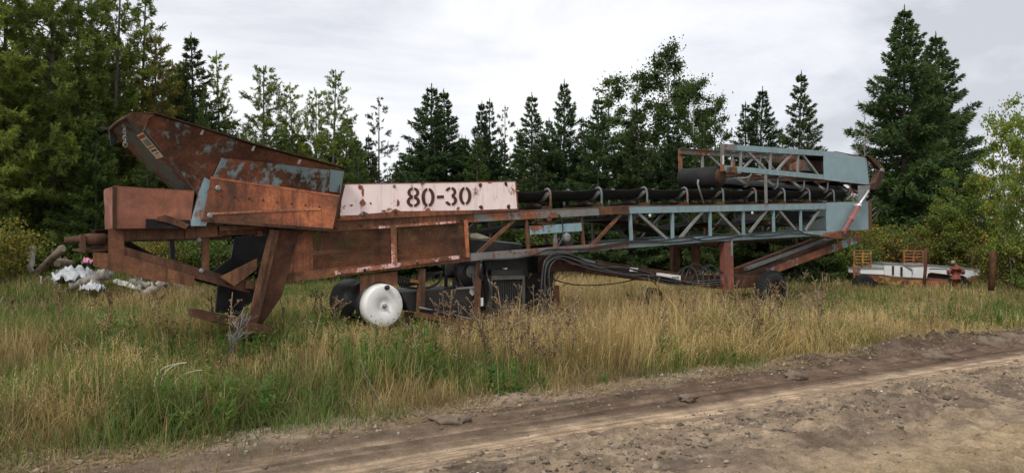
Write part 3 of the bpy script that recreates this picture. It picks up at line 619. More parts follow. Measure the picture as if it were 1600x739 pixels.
part(MB().slab([P(*q, -.1) for q in [(1358, 296), (1360, 288), (1368, 285), (1376, 267), (1383, 264), (1382, 272), (1374, 291), (1369, 296)]], .16), 'hinge_bracket', 'rust')
part(MB().slab([P(*q, -.08) for q in [(1356, 244), (1362, 243), (1383, 264), (1378, 268)]], .1), 'hinge_link', 'rust_dark')
part(MB().slab([P(*q, W - .1) for q in [(1356, 244), (1362, 243), (1383, 264), (1378, 268)]], .1), 'hinge_link', 'rust_dark')
part(MB().lathe(P(1380, 266, -.14), (0, 1, 0), [(0, .05), (.22, .05)], 14), 'hinge_pin', 'steel')
# ---- folded upper section
for v, sd in ((0, 1), (W, -1)):
    far = v > 0
    def L(x, y): return lift(P(x, y), v)
    m1 = 'blue' if not far else 'blue_grey'
    part(MB().chan(L(1126, 229), L(1152, 231), .13, .07, .01, sd), 'folded_top_chord', 'blue_grey'); part(MB().chan(L(1152, 231), L(1288, 240), .13, .07, .01, sd), 'folded_top_chord', m1)
    part(MB().chan(L(1128, 262), L(1288, 277), .12, .07, .01, sd), 'folded_bottom_chord', m1)
    part(MB().slab([L(1125, 225), L(1131, 225.5), L(1131, 268), L(1125.5, 268)], -.012 * sd), 'folded_end_post', 'blue_grey')
    for a, b in [((1159.5, 234), (1160, 262)), ((1206, 237), (1206, 266)), ((1249, 240), (1249, 271))]:
        part(MB().bar(L(*a) + Vector((0, .045 * sd, 0)), L(*b) + Vector((0, .045 * sd, 0)), .05, .05), 'folded_post', 'steel')
    for a, b in [((1168, 235), (1199, 265)), ((1240, 239), (1216, 267)), ((1255, 240), (1281, 274))]:
        part(MB().bar(L(*a) + Vector((0, .045 * sd, 0)), L(*b) + Vector((0, .045 * sd, 0)), .045, .05), 'folded_diagonal', 'steel')
    part(MB().slab([L(1287, 236), L(1306, 237.5), L(1354, 247), L(1358, 289), L(1288, 281)], .012), 'folded_end_plate', 'blue_panel' if not far else 'rust')
part(MB().slab([P(1129, 243, -.016), P(1131, 243, -.016), P(1131, 257, -.016), P(1129, 257, -.016)], .004), 'reflector', 'white')
part(MB().slab([P(1306, 236.5, 0), P(1354, 246, 0), P(1354, 248, 0), P(1306, 238.5, 0)], W), 'folded_cover', 'rust')
part(MB().slab([P(1250, 250, .9), P(1287, 252, .9), P(1287, 268, .9), P(1235, 266, .9), P(1235, 258, .9)], .02), 'inner_plate', 'blue_grey')
part(MB().slab([P(1205, 248, .95), P(1285, 250, .95), P(1285, 257, .95), P(1205, 254, .95)], .02), 'inner_rail', 'rust')
c = P(1124, 276, .06)
hp = part(MB().lathe(c, (0, 1, 0), [(0, .12), (0, .235), (1.0, .235), (1.0, .12)], 32), 'head_pulley', 'rubber')
part(MB().lathe(c + Vector((0, -.02, 0)), (0, 1, 0), [(0, .05), (.0, .17), (.03, .17)], 24), 'pulley_rim', 'rust_dark', hp)
part(MB().box(P(1144, 266, -.04), (.25, .08, .12)).bar(P(1147, 250, -.03), P(1147, 262, -.03), .03, .03), 'take_up', 'rust', hp)
def zb(u):
    (u0, z0), (u1, z1) = UZ(1128, 262), UZ(1288, 277); return z0 + (z1 - z0) * (u - u0) / (u1 - u0) - .06
IDF = [P(x, 275).x for x in (1172, 1218, 1259, 1296, 1331)]
for u in IDF: idler_at(u, -1, zb, .32)
part(belt([c.x] + IDF + [P(1350, 285).x], zb, -1, .32, .02), 'folded_belt', 'belt')
part(MB().tube([P(1143, 279, 0), P(1165, 278, 0), P(1173, 274, 0), P(1172, 268, 0)], .015, 6, 4), 'bent_rod', 'steel')
part(MB().bar(P(1196, 273, .0), P(1197, 318, .0), .05, .05), 'rest_post', 'steel')
part(MB().bar(lift(P(1196, 273), W), lift(P(1197, 318), W), .05, .05), 'rest_post', 'rust_dark')
part(MB().tube([P(1091, 281, -.02), P(1090, 287, -.02), P(1099, 318, -.02)], .02, 6), 'prop_rod', 'steel')
for x in (1225, 1262, 1300, 1340):
    part(MB().bar(P(x - 8, 283, .5), P(x + 12, 297, .6), .5, .03), 'return_flight', 'belt')
# small clips along chord
for x, y in [(1022, 337), (1182, 333)]:
    part(MB().lathe(P(x - 6 if x > 1100 else x - 6, y, -.03), (0, 1, 0), [(0, .015), (0, .035), (.02, .035)], 12), 'lamp_clip', 'brightsteel')
# ---- wheels
def wheel(x, y, v, r=.47, w=.26):
    c = P(x, y, v); c.z = r - .02
    t = part(MB().lathe(c, (0, 1, 0), [(0, r * .62), (.0, r * .8), (.02, r * .93), (.05, r * .99), (w / 2, r), (w - .05, r * .99), (w - .02, r * .93), (w, r * .8), (w, r * .62)], 40, cap=False), 'wheel', 'rubber')
    part(MB().lathe(c + Vector((0, .03, 0)), (0, 1, 0), [(.06, .06), (.07, .2), (.0, r * .6), (0, r * .64), (.2, r * .64), (.2, r * .6)], 32), 'rim', 'rust_dark', t)
    g_ = MB()
    for k in range(44):
        a = k * 2 * math.pi / 44
        for q, o in ((.06, 0), (.15, .07)):
            d = Vector((math.cos(a + o), 0, math.sin(a + o)))
            g_.bar(c + d * (r + .002) + Vector((0, q - .03, 0)), c + d * (r + .002) + Vector((0, q + .05, 0)), .03, .012, up=d.cross(Vector((0, 1, 0))))
    part(g_, 'tyre_tread', 'rubber', t)
    return t
for v in (-.3, .02, .95, 1.27): wheel(1212, 455, v, .5, .28)
for v in (.5, .9): wheel(1024, 470, v, .34, .24)

# dents in the thin plates
for o in list(bpy.data.objects):
    st = {'hopper': .05, 'tail_box': .03, 'box_side': .05, 'box_lid': .03, 'folded_end_plate': .015, 'end_plate': .012, 'lower_wall': .02, 'skid_plate': .015}.get(o.name.split('.')[0])
    if st and o.type == 'MESH':
        s = o.modifiers.new('Subdivision', 'SUBSURF'); s.subdivision_type = 'SIMPLE'; s.levels = s.render_levels = 5
        tx = bpy.data.textures.new('dents', 'CLOUDS'); tx.noise_scale = .33; tx.noise_depth = 2
        d = o.modifiers.new('Displace', 'DISPLACE'); d.texture = tx; d.strength = st; d.mid_level = .5; d.direction = 'X' if o.name.startswith('box_side') else 'Z' if o.name.startswith('box_lid') else 'Y'
# ================================================================= GROUND
RS = Vector((.8575, .5145)); RN = Vector((-.5145, .8575)); RA = Vector((0, 7.9))
def road_e(x, y): return (x - RA.x) * RN.x + (y - RA.y) * RN.y      # distance into the grass
def road_s(x, y): return (x - RA.x) * RS.x + (y - RA.y) * RS.y
def gh(x, y):
    x = np.asarray(x, float); y = np.asarray(y, float); e = road_e(x, y)
    h = .10 * (fbm(x * .35, y * .35, 3, 3) - .5) + .06 * (fbm(x * 1.7, y * 1.7, 5, 3) - .5)
    h = h + .32 * np.exp(-(((x + 4.2) / 3.4) ** 2 + ((y - 10.6) / 3.0) ** 2)) + .6 * np.exp(-(((x + 11) / 3.8) ** 2 + ((y - 18.4) / 2.6) ** 2))
    h = h * sst(-.1, 1.2, e) - .12 * sst(.1, -.5, e)
    return h + 3.0 * sst(55, 160, np.hypot(x, y)) * 0
xs = np.concatenate([[-700, -400, -200, -100, -60, -40], np.arange(-30, 36, .3), [40, 60, 100, 200, 400, 700]])
ys = np.concatenate([[-700, -400, -200, -80, -30, -12, -4, 0, 3], np.arange(4, 42, .3), [46, 60, 100, 200, 400, 900]])
def grid(X, Y, Z):
    ny, nx = X.shape; V = np.stack([X.ravel(), Y.ravel(), Z.ravel()], 1)
    i = np.arange(ny * nx).reshape(ny, nx)
    return V, np.stack([i[:-1, :-1].ravel(), i[:-1, 1:].ravel(), i[1:, 1:].ravel(), i[1:, :-1].ravel()], 1)
X, Y = np.meshgrid(xs, ys); V, F = grid(X, Y, gh(X, Y))
t = NT('soil and thatch'); v = t.coord(rand=False); n = t.noise(v, 1.2, 8, .7); n2 = t.noise(v, 14, 6, .7)
c = t.ramp(n, [(.3, (.05, .045, .022)), (.5, (.12, .1, .05)), (.7, (.2, .16, .08))])
t.pbr(t.mix(.7, c, t.ramp(n2, [(.3, (.5, .5, .5)), (.7, (1.3, 1.3, 1.3))]), 'MULTIPLY'), .95, 0, n2, .03)
tag(link('ground', mesh_np('ground', V, F, smooth=True), t.m), kind='structure')
# ---- dirt road (a fine relief sheet over the ground)
ss = np.concatenate([[-90, -60, -40, -25, -16, -11], np.arange(-8, -3, .06), np.arange(-3, 9, .026), np.arange(9, 17, .06), [18, 20, 24, 30, 40, 60, 100, 160]])
qs = np.concatenate([[-1.3], np.arange(-1.1, 4.6, .022), np.arange(4.6, 7, .1), [8, 10, 14, 20]])
S, Q = np.meshgrid(ss, qs)
def rh(S, Q):
    edge = .22 * (fbm(S * .7, Q * 0, 21, 4) - .5) * 2
    q = Q + edge * .8
    cl = .75 * fbm(S * 8.5, Q * 9.5, 31, 5) + .25 * (1 - 2 * np.abs(fbm(S * 13, Q * 15, 32, 3) - .5)); fine = fbm(S * 22, Q * 22, 33, 3); big = fbm(S * 1.5, Q * 2.2, 35, 4)
    rise = sst(2, 9, S) * .5 + .5
    berm = np.exp(-((q - .12) / .27) ** 2) * (.015 + .07 * sst(.35, .75, big)) * (.25 + 1.0 * rise + 1.3 * sst(3.5, 8.5, S)) * (.35 + .65 * sst(-2, 1, S))
    clod = np.maximum(cl - .5, 0) * .17
    berm = berm * (.65 + 1.3 * (cl - .3)) + np.exp(-((q - .1) / .45) ** 2) * clod * .55
    track = -.035 * np.exp(-((q - .95) / .42) ** 4)
    track = track - .012 * np.exp(-((q - 2.6) / .3) ** 4)
    gro = .01 * (fbm(S * .22, Q * 26, 63, 3) - .5) * sst(.2, .5, q) * sst(2.1, 1.7, q) * 2 + .006 * np.sin(q * 34 + 1.3 * fbm(S * .6, q * 0, 41, 2)) * np.exp(-((q - 1.15) / .5) ** 4) + .012 * np.exp(-((q - 1.25) / .05) ** 2) - .012 * np.exp(-((q - 1.12) / .05) ** 2)
    mid = (sst(1.45, 1.75, q) * sst(3.4, 2.8, q)) * (.008 + clod * (.5 + .9 * sst(.4, .7, big)) + .004 * sst(.5, .7, big))
    rough = sst(1.5, 2.2, q) * (.03 * (cl - .5) + .034 * (fine - .5)) + .009 * (fine - .5) + .006 * (big - .5)
    # tyre lug prints, two lanes
    def lane(c0, w, pitch, slant):
        m = sst(w, w - .08, np.abs(q - c0)) * sst(.3, .55, fbm(S * .5, Q * .5, int(c0 * 10), 3))
        ph = (S / pitch + np.abs(q - c0) * slant) % 1.0
        return m * .1 * (sst(.08, .22, ph) * sst(.62, .48, ph) - .3)
    lugs = lane(3.7, .36, .24, 1.6) + lane(2.45, .3, .2, -1.7) * sst(5, 7, S)
    z = .03 + berm + track + gro + mid + rough + lugs
    return z - .16 * sst(-.35, -.95, q) - .02 * sst(0, -.6, q)
Z = rh(S, Q)
PX = RA.x + S * RS.x - Q * RN.x; PY = RA.y + S * RS.y - Q * RN.y
V, F = grid(PX, PY, Z)
q = Q + .22 * (fbm(S * .7, Q * 0, 21, 4) - .5) * 1.6
moist = fbm(S * .8, Q * 2.5, 51, 4); cl = fbm(S * 6, Q * 6, 31, 4); f2 = fbm(S * 30, Q * 30, 55, 2)
tan = np.array([.46, .33, .22]); dark = np.array([.15, .1, .07]); grey = np.array([.35, .265, .185]); light = np.array([.47, .37, .26]); yel = np.array([.42, .32, .2])
def lerp(a, b, k): return a * (1 - k[..., None]) + b * k[..., None]
C = np.broadcast_to(grey, Q.shape + (3,)).copy()
C = lerp(C, tan, sst(.5, .05, np.abs(q - 1.35)) * sst(.25, .6, moist + .12))
C = lerp(C, light, sst(.12, .03, np.abs(q - 1.22 - .05 * np.sin(S * .7))) * .6)
C = lerp(C, dark, sst(.5, .25, np.abs(q - .62)) * (.35 + .65 * sst(-3, 3, S)))
C = lerp(C, np.array([.2, .155, .12]), sst(.35, .0, q) * .8 * sst(-2, 3, S))
C = lerp(C, np.array([.11, .08, .06]), np.exp(-((q - .1) / .3) ** 2) * sst(2, 6, S) * .9)
C = lerp(C, np.array([.33, .26, .19]), sst(.4, -.2, q) * sst(1, -3, S))
C = lerp(C, yel, sst(2.9, 3.5, q + (moist - .5)) * .8)
C = lerp(C, np.array([.17, .13, .1]), sst(.45, .62, fbm(S * 2, Q * 3, 61, 4)) * sst(1.5, 1.9, q) * sst(3.2, 2.6, q) * .75)
stripe = fbm(S * .22, Q * 26, 63, 3)[..., None]; bandm = (sst(.2, .5, q) * sst(2.1, 1.7, q))[..., None]
C *= 1 - bandm * .3 * sst(.42, .62, stripe) + bandm * .25 * sst(.5, .3, stripe)
C *= (.45 + 1.05 * cl[..., None]) * (.85 + .3 * f2[..., None])
cols = C.reshape(-1, 3)
t = NT('dirt'); at = t.n('ShaderNodeAttribute', attribute_name='col'); v = t.coord(rand=False); n = t.noise(v, 45, 6, .75)
n3 = t.noise(v, 9, 8, .75)
t.pbr(t.mix(.7, t.mix(.8, at.outputs['Color'], t.ramp(n, [(.3, (.62, .62, .62)), (.7, (1.3, 1.3, 1.3))]), 'MULTIPLY'), t.ramp(n3, [(.3, (.7, .68, .66)), (.7, (1.25, 1.25, 1.22))]), 'MULTIPLY'), .95, 0, n, .03, .15, 1.0)
tag(link('dirt_road', mesh_np('dirt_road', V, F, cols, smooth=True), t.m), kind='structure')
# pebbles and clods along the verge: uncountable
N = 16000; s_ = RNG.uniform(-7, 15, N); q_ = np.where(RNG.random(N) < .35, RNG.normal(.05, .3, N), np.where(RNG.random(N) < .6, RNG.normal(2.1, .35, N), RNG.uniform(1.5, 4.5, N)))
z_ = rh(s_, q_); r_ = RNG.gamma(1.5, .0055, N) + .003; r_ = np.minimum(r_, .035)
px_ = RA.x + s_ * RS.x - q_ * RN.x; py_ = RA.y + s_ * RS.y - q_ * RN.y
ico = np.array([(0, 0, 1), (.9, 0, .3), (.28, .85, .35), (-.72, .53, .3), (-.72, -.53, .4), (.28, -.85, .3), (.72, .53, -.4), (-.28, .85, -.4), (-.9, 0, -.4), (-.28, -.85, -.4), (.72, -.53, -.4), (0, 0, -1)])
icf = np.array([(0, 1, 2), (0, 2, 3), (0, 3, 4), (0, 4, 5), (0, 5, 1), (1, 6, 2), (2, 7, 3), (3, 8, 4), (4, 9, 5), (5, 10, 1), (2, 6, 7), (3, 7, 8), (4, 8, 9), (5, 9, 10), (1, 10, 6), (6, 11, 7), (7, 11, 8), (8, 11, 9), (9, 11, 10), (10, 11, 6)])
bg_ = (np.abs(q_ - 2.1) < .45) & (s_ > -3) & (s_ < 6) & (RNG.random(N) < .35)
r_ = np.where(bg_, r_ * 1.15 + .001, r_)
Vp = ico[None] * r_[:, None, None] * RNG.uniform(.6, 1.3, (N, 1, 3)) * RNG.uniform(.6, 1.3, (N, 12, 1)); an = RNG.uniform(0, 6.28, N)
Vx = Vp[..., 0] * np.cos(an)[:, None] - Vp[..., 1] * np.sin(an)[:, None]; Vy = Vp[..., 0] * np.sin(an)[:, None] + Vp[..., 1] * np.cos(an)[:, None]
Vp = np.stack([Vx + px_[:, None], Vy + py_[:, None], Vp[..., 2] * .7 + z_[:, None] + r_[:, None] * .2], 2)
cc = np.array([.33, .265, .2])[None] * RNG.uniform(.35, 1.02, (N, 1)); cc[bg_] *= .62; cc[RNG.random(N) < .004] = (.6, .58, .54)
tag(link('pebbles', mesh_np('pebbles', Vp.reshape(-1, 3), (icf[None] + np.arange(N)[:, None, None] * 12).reshape(-1, 3), np.repeat(cc, 12, 0)), m_leaf('pebble', (1, 1, 1), 0, .9, 0)),
    'loose pebbles and earth clods scattered over the dirt road and its verge', 'pebbles', kind='stuff')
# ================================================================= GRASS
def blades(x, y, z, h, az, lean, w, c0, c1, curl=1.0):
    n = len(x); t_ = np.array([0, .38, .72, 1.0]); ws = np.array([1, .85, .55, .12])
    off = lean[:, None] * h[:, None] * (t_[None] ** (1.6 * curl)); zz = h[:, None] * (t_[None] - .22 * np.minimum(lean, 1.2)[:, None] * t_[None] ** 2)
    cx = x[:, None] + np.cos(az)[:, None] * off; cy = y[:, None] + np.sin(az)[:, None] * off
    fa = RNG.uniform(0, math.pi, n); dx = np.cos(fa)[:, None] * w[:, None] * ws[None] * .5; dy = np.sin(fa)[:, None] * w[:, None] * ws[None] * .5
    A = np.stack([cx - dx, cy - dy, z[:, None] + zz], 2); B = np.stack([cx + dx, cy + dy, z[:, None] + zz], 2)
    V = np.stack([A, B], 2).reshape(n, 8, 3)
    f = np.array([[0, 1, 3, 2], [2, 3, 5, 4], [4, 5, 7, 6]])
    F = (f[None] + np.arange(n)[:, None, None] * 8).reshape(-1, 4)
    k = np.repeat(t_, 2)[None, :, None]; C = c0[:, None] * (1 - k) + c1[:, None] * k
    return V.reshape(-1, 3), F, C.reshape(-1, 3), np.stack([cx[:, 3], cy[:, 3], z + zz[:, 3]], 1)
def seeds(tips, az, L, w, col, per=7):
    """small seed scales along the top of each stem"""
    n = len(tips); k = RNG.random((n, per)); b = tips[:, None] - np.stack([np.zeros((n, per)), np.zeros((n, per)), k * L[:, None]], 2)
    b = b + RNG.normal(0, 1, (n, per, 3)) * (w * .8)
    d = RNG.normal(0, 1, (n, per, 3)); d[..., 2] = np.abs(d[..., 2]) + .6; d /= np.linalg.norm(d, axis=2, keepdims=True)
    s = RNG.normal(0, 1, (n, per, 3)); s -= d * (s * d).sum(2, keepdims=True); s /= np.linalg.norm(s, axis=2, keepdims=True)
    l = RNG.uniform(.6, 1.3, (n, per, 1)) * w * 2.2
    V = np.stack([b - s * w * .3, b + s * w * .3, b + d * l + s * w * .1, b + d * l - s * w * .1], 2)
    F = (np.array([[0, 1, 2, 3]])[None] + np.arange(n * per)[:, None, None] * 4).reshape(-1, 4)
    return V.reshape(-1, 3), F, np.repeat(col, per * 4, 0)
def merge(L):
    o = 0; Vs, Fs, Cs = [], [], []
    for V, F, C in L: Vs.append(V); Fs.append(F + o); Cs.append(C); o += len(V)
    return np.concatenate(Vs), np.concatenate(Fs), np.concatenate(Cs)
def scatter(N, rmin=5.2, rmax=34, p=1.0):
    th = RNG.uniform(-.82, .82, N); r = rmin + (rmax - rmin) * RNG.random(N) ** p
    x = r * np.sin(th); y = r * np.cos(th); return x, y, road_e(x, y), r
def vary(c, n, s=.2): return np.array(c)[None] * RNG.uniform(1 - s, 1 + s, (n, 1)) * RNG.uniform(.93, 1.07, (n, 3))
def goldness(x, y, e):
    s = road_s(x, y)
    return fbm(x * .45 + 5, y * .45, 71, 4) + .24 * sst(-2.0, 2.5, s) - .14 * sst(-1, -5, s)+ .05 * sst(1.0, 3.0, e) - .22 * sst(1.4, .3, e) * sst(.3, .6, fbm(x * .9, y * .9, 73, 2))
# dry tall grass
x, y, e, r = scatter(270000); e = e + .12 + .45 * sst(.5, -3, road_s(x, y)); ed = e + .9 * (fbm(x * .8, y * .8, 75, 4) - .5); keep = (ed > .18)
g = goldness(x, y, e); keep &= (g + RNG.normal(0, .07, len(g)) > .58); x, y, e, r, g = [a[keep] for a in (x, y, e, r, g)]
s = road_s(x, y); n = len(x)
ph = x / y * FPX + 800; cl1 = fbm(x * 1.5, y * 1.5, 177, 3); cl2 = fbm(x * 2.6 + 4, y * 2.6, 178, 3)
hh = RNG.uniform(.32, .85, n) * (.6 + .4 * sst(.0, 1.8, e)) * (.45 + 1.1 * cl1) * (.5 + .5 * sst(620, 860, ph)) * (1 - .5 * np.exp(-((ph - 365) / 85) ** 2 - ((r - 9.3) / 1.3) ** 2)) * (1 - .45 * sst(1150, 1300, ph) * sst(12, 16, r)) * (1 - .6 * np.exp(-((ph - 1205) / 60) ** 2) * sst(13, 15, r)) * (.82 + .18 * sst(22, 14, r))
az = fbm(x * 1.1, y * 1.1, 179, 3) * 18 + RNG.normal(0, .9, n); lean = RNG.gamma(2, .07 + .12 * cl2, n) + .8 * sst(.56, .68, fbm(x * .9 + 20, y * .9, 182, 3)); wd = (.0045 + .00035 * r) * RNG.uniform(.7, 1.3, n)
pick = RNG.random(n)
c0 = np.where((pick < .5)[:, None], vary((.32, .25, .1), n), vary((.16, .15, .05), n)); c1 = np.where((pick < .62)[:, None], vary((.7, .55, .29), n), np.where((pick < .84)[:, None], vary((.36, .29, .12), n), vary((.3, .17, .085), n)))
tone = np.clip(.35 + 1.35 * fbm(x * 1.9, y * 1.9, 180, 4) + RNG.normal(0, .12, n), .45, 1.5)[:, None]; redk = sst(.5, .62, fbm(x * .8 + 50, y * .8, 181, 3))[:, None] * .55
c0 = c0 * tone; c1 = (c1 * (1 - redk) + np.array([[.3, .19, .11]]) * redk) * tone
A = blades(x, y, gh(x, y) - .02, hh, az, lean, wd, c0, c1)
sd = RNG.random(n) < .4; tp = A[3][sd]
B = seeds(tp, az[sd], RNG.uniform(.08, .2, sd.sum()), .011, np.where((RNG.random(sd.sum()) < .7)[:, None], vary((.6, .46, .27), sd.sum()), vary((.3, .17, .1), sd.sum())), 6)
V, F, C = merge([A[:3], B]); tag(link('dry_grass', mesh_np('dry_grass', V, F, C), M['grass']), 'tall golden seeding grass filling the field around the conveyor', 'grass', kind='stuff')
# green and brown grass
x, y, e, r = scatter(290000); e = e + .15 + .5 * sst(.5, -3, road_s(x, y)); ed = e + 1.1 * (fbm(x * .8, y * .8, 75, 4) - .5); keep = (ed > .02)
g = goldness(x, y, e); keep &= (g + RNG.normal(0, .1, len(g)) < .70) | (RNG.random(len(x)) < .25); x, y, e, r, g = [a[keep] for a in (x, y, e, r, g)]
s = road_s(x, y); n = len(x); patch = fbm(x * .8 + 9, y * .8, 79, 4); br = fbm(x * .9 + 31, y * .9, 81, 4) + .0 + RNG.normal(0, .05, n)
tone = np.clip(.4 + 1.2 * fbm(x * 2.2, y * 2.2, 190, 4) + RNG.normal(0, .12, n), .45, 1.5)[:, None]
hh = RNG.uniform(.14, .52, n) * (.45 + .55 * sst(.0, 1.6, e)) * (.45 + 1.1 * fbm(x * 1.3, y * 1.3, 83, 3)) * (1 - .5 * np.exp(-((x / y * FPX + 800 - 365) / 85) ** 2 - ((r - 9.3) / 1.3) ** 2))
az = RNG.uniform(0, 6.28, n); lean = RNG.gamma(2, .2, n); wd = (.005 + .00035 * r) * RNG.uniform(.7, 1.5, n)
grn = (br < .5)
c0 = np.where(grn[:, None], vary((.065, .1, .025), n), vary((.15, .12, .05), n)); c1 = np.where(grn[:, None], vary((.16, .225, .06), n, .3), vary((.38, .3, .15), n, .3))
red = RNG.random(n) < .07; c1[red] = vary((.22, .1, .06), red.sum())
c0 = c0 * tone; c1 = c1 * tone
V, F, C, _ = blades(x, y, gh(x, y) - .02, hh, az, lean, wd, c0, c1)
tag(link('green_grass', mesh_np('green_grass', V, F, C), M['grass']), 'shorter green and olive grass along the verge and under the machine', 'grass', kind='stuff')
# leafy weeds (stems with narrow leaves), in patches
x, y, e, r = scatter(9000, 5.5, 24); pt = fbm(x * .75 + 3, y * .75, 91, 3); keep = (e > .15) & (pt + RNG.normal(0, .05, len(x)) > .57); x, y, e, r = [a[keep] for a in (x, y, e, r)]
n = len(x); hh = RNG.uniform(.22, .62, n) * (.5 + .5 * sst(0, 1.3, e)); z = gh(x, y); per = 22
k = RNG.random((n, per)); az = RNG.uniform(0, 6.28, (n, per)); lx = x[:, None] + 0 * k; ly = y[:, None] + 0 * k; lz = z[:, None] + hh[:, None] * (.15 + .85 * k)
ln = RNG.uniform(.06, .15, (n, per)) * (1.15 - .6 * k); up = RNG.uniform(.1, .9, (n, per))
d = np.stack([np.cos(az), np.sin(az), up], 2); sdv = np.stack([-np.sin(az), np.cos(az), 0 * az], 2); b = np.stack([lx, ly, lz], 2)
w = .011
Vw = np.stack([b - sdv * w * .4, b + sdv * w * .4, b + d * ln[..., None] * .55 + sdv * w, b + d * ln[..., None] * .55 - sdv * w, b + d * ln[..., None] + [0, 0, -.02] + sdv * w * .2, b + d * ln[..., None] + [0, 0, -.02] - sdv * w * .2], 2)
Fw = (np.array([[0, 1, 2, 3], [3, 2, 4, 5]])[None] + np.arange(n * per)[:, None, None] * 6).reshape(-1, 4)
base = np.where((RNG.random(n) < .75)[:, None], vary((.075, .16, .03), n, .3), vary((.17, .19, .04), n, .3)); Cw = np.repeat(base, per * 6, 0)
st = blades(x, y, z, hh, RNG.uniform(0, 6.28, n), np.full(n, .04), np.full(n, .009), vary((.12, .12, .05), n), vary((.1, .16, .04), n))
V, F, C = merge([(Vw.reshape(-1, 3), Fw, Cw), st[:3]])
tag(link('weeds', mesh_np('weeds', V, F, C), M['grass']), 'bright green leafy weeds growing in patches among the grass', 'weeds', kind='stuff')
# dead thatch lying on the verge
n0 = 26000; s_ = RNG.uniform(-8, 15, n0); q_ = -RNG.gamma(1.6, .35, n0) + .35
x = RA.x + s_ * RS.x - q_ * RN.x; y = RA.y + s_ * RS.y - q_ * RN.y; keep = fbm(x * 1.4, y * 1.4, 95, 3) > .42; x, y, s_, q_ = x[keep], y[keep], s_[keep], q_[keep]; n = len(x)
z = np.maximum(gh(x, y), rh(s_, q_)) + .004; az = RNG.uniform(0, 6.28, n); ln = RNG.uniform(.04, .2, n); w = .004; dz = RNG.uniform(-.005, .05, n)
D = np.stack([np.cos(az) * ln, np.sin(az) * ln, dz], 1); Sd = np.stack([-np.sin(az), np.cos(az), 0 * az], 1) * w; b = np.stack([x, y, z], 1)
V = np.stack([b - Sd, b + Sd, b + D + Sd * .4, b + D - Sd * .4], 1).reshape(-1, 3); F = (np.array([[0, 1, 2, 3]])[None] + np.arange(n)[:, None, None] * 4).reshape(-1, 4)
tag(link('dead_thatch', mesh_np('dead_thatch', V, F, np.repeat(vary((.36, .28, .17), n, .4), 4, 0)), M['grass']), 'flattened dead straw lying along the edge of the road', 'thatch', kind='stuff')
